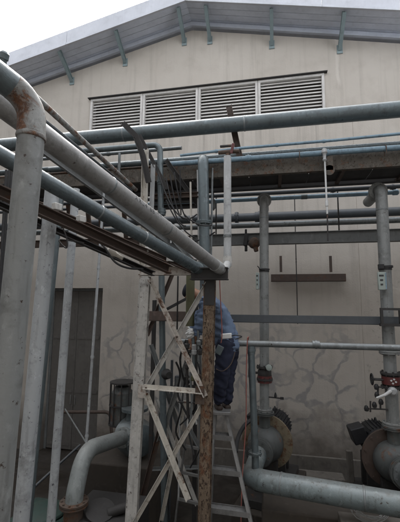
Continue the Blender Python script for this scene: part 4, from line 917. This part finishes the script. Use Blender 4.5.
# face parts on the far side of the head
hax = (hd1-hd0).normalized()
v = [(*(pel+V((0, 0, -.10))), (.15, .145)), (*(pel+V((0, 0, .02))), (.15, .145)), (*wst, (.145, .14)), (*ext(wst, ch, .6), (.145, .14)), (*ch, (.15, .14)), (*ext(ch, nk, .6), .095),
     (*shL, .085), (*elL, .062), (*ext(elL, hnL, .8), .045), (*shR, .085), (*elR, .062), (*ext(elR, hnR, .8), .045)]
skin('shirt', v, [(0, 1), (1, 2), (2, 3), (3, 4), (4, 5), (4, 6), (6, 7), (7, 8), (4, 9), (9, 10), (10, 11)], M['shirt'], man)
v = [(*(pel+V((0, 0, .13))), (.13, .125)), (*(pel+V((0, 0, -.05))), (.14, .135)), (*(hipL+V((0, 0, -.06))), .11), (*kL, .085), (*(fL+V((0, 0, .0))), .07), (*(hipR+V((0, 0, -.06))), .11), (*kR, .085), (*(fR+V((0, 0, .0))), .07)]
skin('trousers', v, [(0, 1), (1, 2), (2, 3), (3, 4), (1, 5), (5, 6), (6, 7)], M['trousers'], man)
for f in (fL, fR):
    v = [(*(f+V((.03, -.06, -.02))), (.042, .035)), (*(f+V((.0, .02, -.03))), (.045, .035)), (*(f+V((-.03, .12, -.035))), (.045, .03)), (*(f+V((-.04, .17, -.04))), (.035, .02))]
    skin('shoe', v, [(0, 1), (1, 2), (2, 3)], M['shoe'], man)
v = [(*hd0.lerp(hd1, .35), (.09, .095)), (*hd0.lerp(hd1, .8), (.10, .105)), (*ext(hd0, hd1, 1.18), (.075, .08))]
v = [(a, b, c+.02, r) for a, b, c, r in v]
skin('cap', v, [(0, 1), (1, 2)], M['cap'], man)
skin('collar', [(*nk.lerp(hd0, .1), (.095, .09)), (*nk.lerp(hd0, .75), (.082, .08))], [(0, 1)], M['shirt'], man)
for s in (-1, 1):
    c = hd0.lerp(hd1, .45)+V((0, s*.09, -.02)); mk('ear', G().lathe(c, (0, s, .1), [(-.01, .02), (.0, .028), (.012, .026), (.014, .012)], 12), M['skin'], man)
mk('tag_pouch', G().box(U(221.5, 350, YM-.26), (.075, .02, .10), Matrix.Rotation(R(25), 3, 'Y')), M['steel_blue'], label='pale blue pouch hanging at the worker\'s hip', cat='pouch', bevel=.006)
U = UU
# white box on the level pipe
c = U(226.5, 336, 4.02); root = thing('white_box', c, 'small white box with black lead resting on the slim level pipe', 'box')
mk('case', G().box(c, (.115, .07, .055), Matrix.Rotation(R(-6), 3, 'Y')), M['white'], root, bevel=.008)
mk('lead', G().tube(smooth_path([c+V((.05, 0, .0)), c+V((.10, -.02, .012)), c+V((.17, -.02, .0)), c+V((.10, -.04, -.03))]), .006, 6), M['black'], root)
# ropes
mk('rope', G().tube(smooth_path([U(219.5, 278, 3.95), U(220.5, 300, 3.96), U(222, 332, 3.98), U(221, 343, 3.99)]), .006, 6), M['rope'], label='thin red rope hanging down in front of the worker\'s blue shirt', cat='rope')
x = [U(247.5, 338, 4.26), U(246.3, 372, 4.26), U(246, 420, 4.26), U(243, 465, 4.25), U(241.5, 500, 4.22), U(241, 522, 4.2)]
x.append(V((x[-1].x, x[-1].y, .02)))
mk('rope', G().tube(smooth_path(x), .0065, 6).tube(smooth_path([U(247.5, 338, 4.26), U(248.5, 337, 4.35), U(248, 341, 4.42), U(246.8, 350, 4.3)]), .0065, 6), M['rope'], label='faded red rope looped over the level pipe and falling to the floor', cat='rope')
mk('cable', G().tube(smooth_path([U(216, 369, 4.08), U(223, 371, 4.05), U(231, 364, 4.06), U(235, 352, 4.1)]), .005, 6), M['brown'], label='thin brown lead curving across the worker\'s trousers', cat='cable')
mk('hose', G().tube(smooth_path([U(236, 452, 5.0), U(238, 438, 5.2), U(245, 425, 5.3), U(256, 417, 5.4)]), .028, 10), M['black'], label='thick black hose arching into the left pump', cat='hose')

# ------------------------------------------------------------------ floor clutter
mk('kerb_block', G().b(-.6, 1.2, 7.0, 7.3, 0, .26), M['concrete'], label='stained concrete kerb block between the pumps at the wall foot', cat='kerb', bevel=.02)
mk('timber_sleeper', G().b(-.2, 1.35, 6.5, 6.75, 0, .16), M['brown'], label='dark timber sleeper lying between the two pumps', cat='timber', bevel=.012)
mk('timber_sleeper', G().b(-.1, 1.1, 6.1, 6.3, 0, .12), M['dark'], label='blackened timber lying nearest between the two pumps', cat='timber', bevel=.012)
p = U(352, 470, 6.3); mk('pipe_stanchion', G().bar(V((p.x, 6.3, 0)), V((p.x-.03, 6.3, 1.0)), .09, .07, (0, 1, 0)), M['concrete'], label='stained upright block just left of the right pump', cat='post', bevel=.01)
p = U(330, 512, 4.5); mk('plinth_block', G().b(U(262, 510, 4.5).x, 3.2, 4.35, 4.9, 0, U(320, 509, 4.5).z), M['floor_block'], label='rusty brown trough under the thick lower pipe', cat='trough', bevel=.02)
p = U(372, 514, 4.15)
rr = random.Random(5); pts = []
for k in range(140):
    a = k*.42; r_ = .16+.03*math.sin(k*.37)+rr.uniform(-.006, .006); pts.append(V((p.x+r_*math.cos(a)*.95, p.y+.12+r_*math.sin(a)*.6, p.z-.02+.05*math.sin(a)+.03*math.sin(k*.21))))
mk('wire_coil', G().tube(pts, .0035, 5), M['galv_light'], label='tangled coil of thin pale wire under the thick lower pipe', cat='wire')
mk('coil_ledge', G().b(p.x-.3, 2.6, 4.15, 4.34, 0, p.z-.10), M['concrete'], label='narrow concrete ledge carrying the wire coil', cat='ledge', bevel=.01)
for k in range(9):
    px = 92+rr.uniform(0, 60); Y = 4.2+rr.uniform(0, .5); a = U(px, 500, Y); a.z = .05+.02*k
    an = rr.uniform(0, 3.1); L = rr.uniform(.15, .4); d = V((math.cos(an), math.sin(an), rr.uniform(-.05, .1)))*L
    mk('scrap_piece', G().tube([a-d, a+d], rr.uniform(.015, .04), 10), M[rr.choice(['rust', 'brown', 'galv', 'brace_rust'])], label='offcut of pipe on the dark floor behind the tower, number '+('one', 'two', 'three', 'four', 'five', 'six', 'seven', 'eight', 'nine')[k]+' of the heap', cat='scrap', group='pipe offcuts on the floor')
c_ = U(100, 512, 4.0); mk('old_flange', G().lathe(c_, (.2, -.3, 1), [(0, .08), (0, .16), (.03, .16), (.03, .08)], 20).tube([c_+V((.1, 0, 0)), c_+V((.32, .1, .05))], .05, 12), M['dark'], label='dark loose fitting lying right of the flanged bend pipe', cat='fitting')
mk('cable_box', G().b(c_.x-.35, c_.x+.4, 3.85, 4.5, 0, c_.z-.03), M['dark'], label='dark steel stand carrying the rusty loose fitting', cat='stand', bevel=.01)
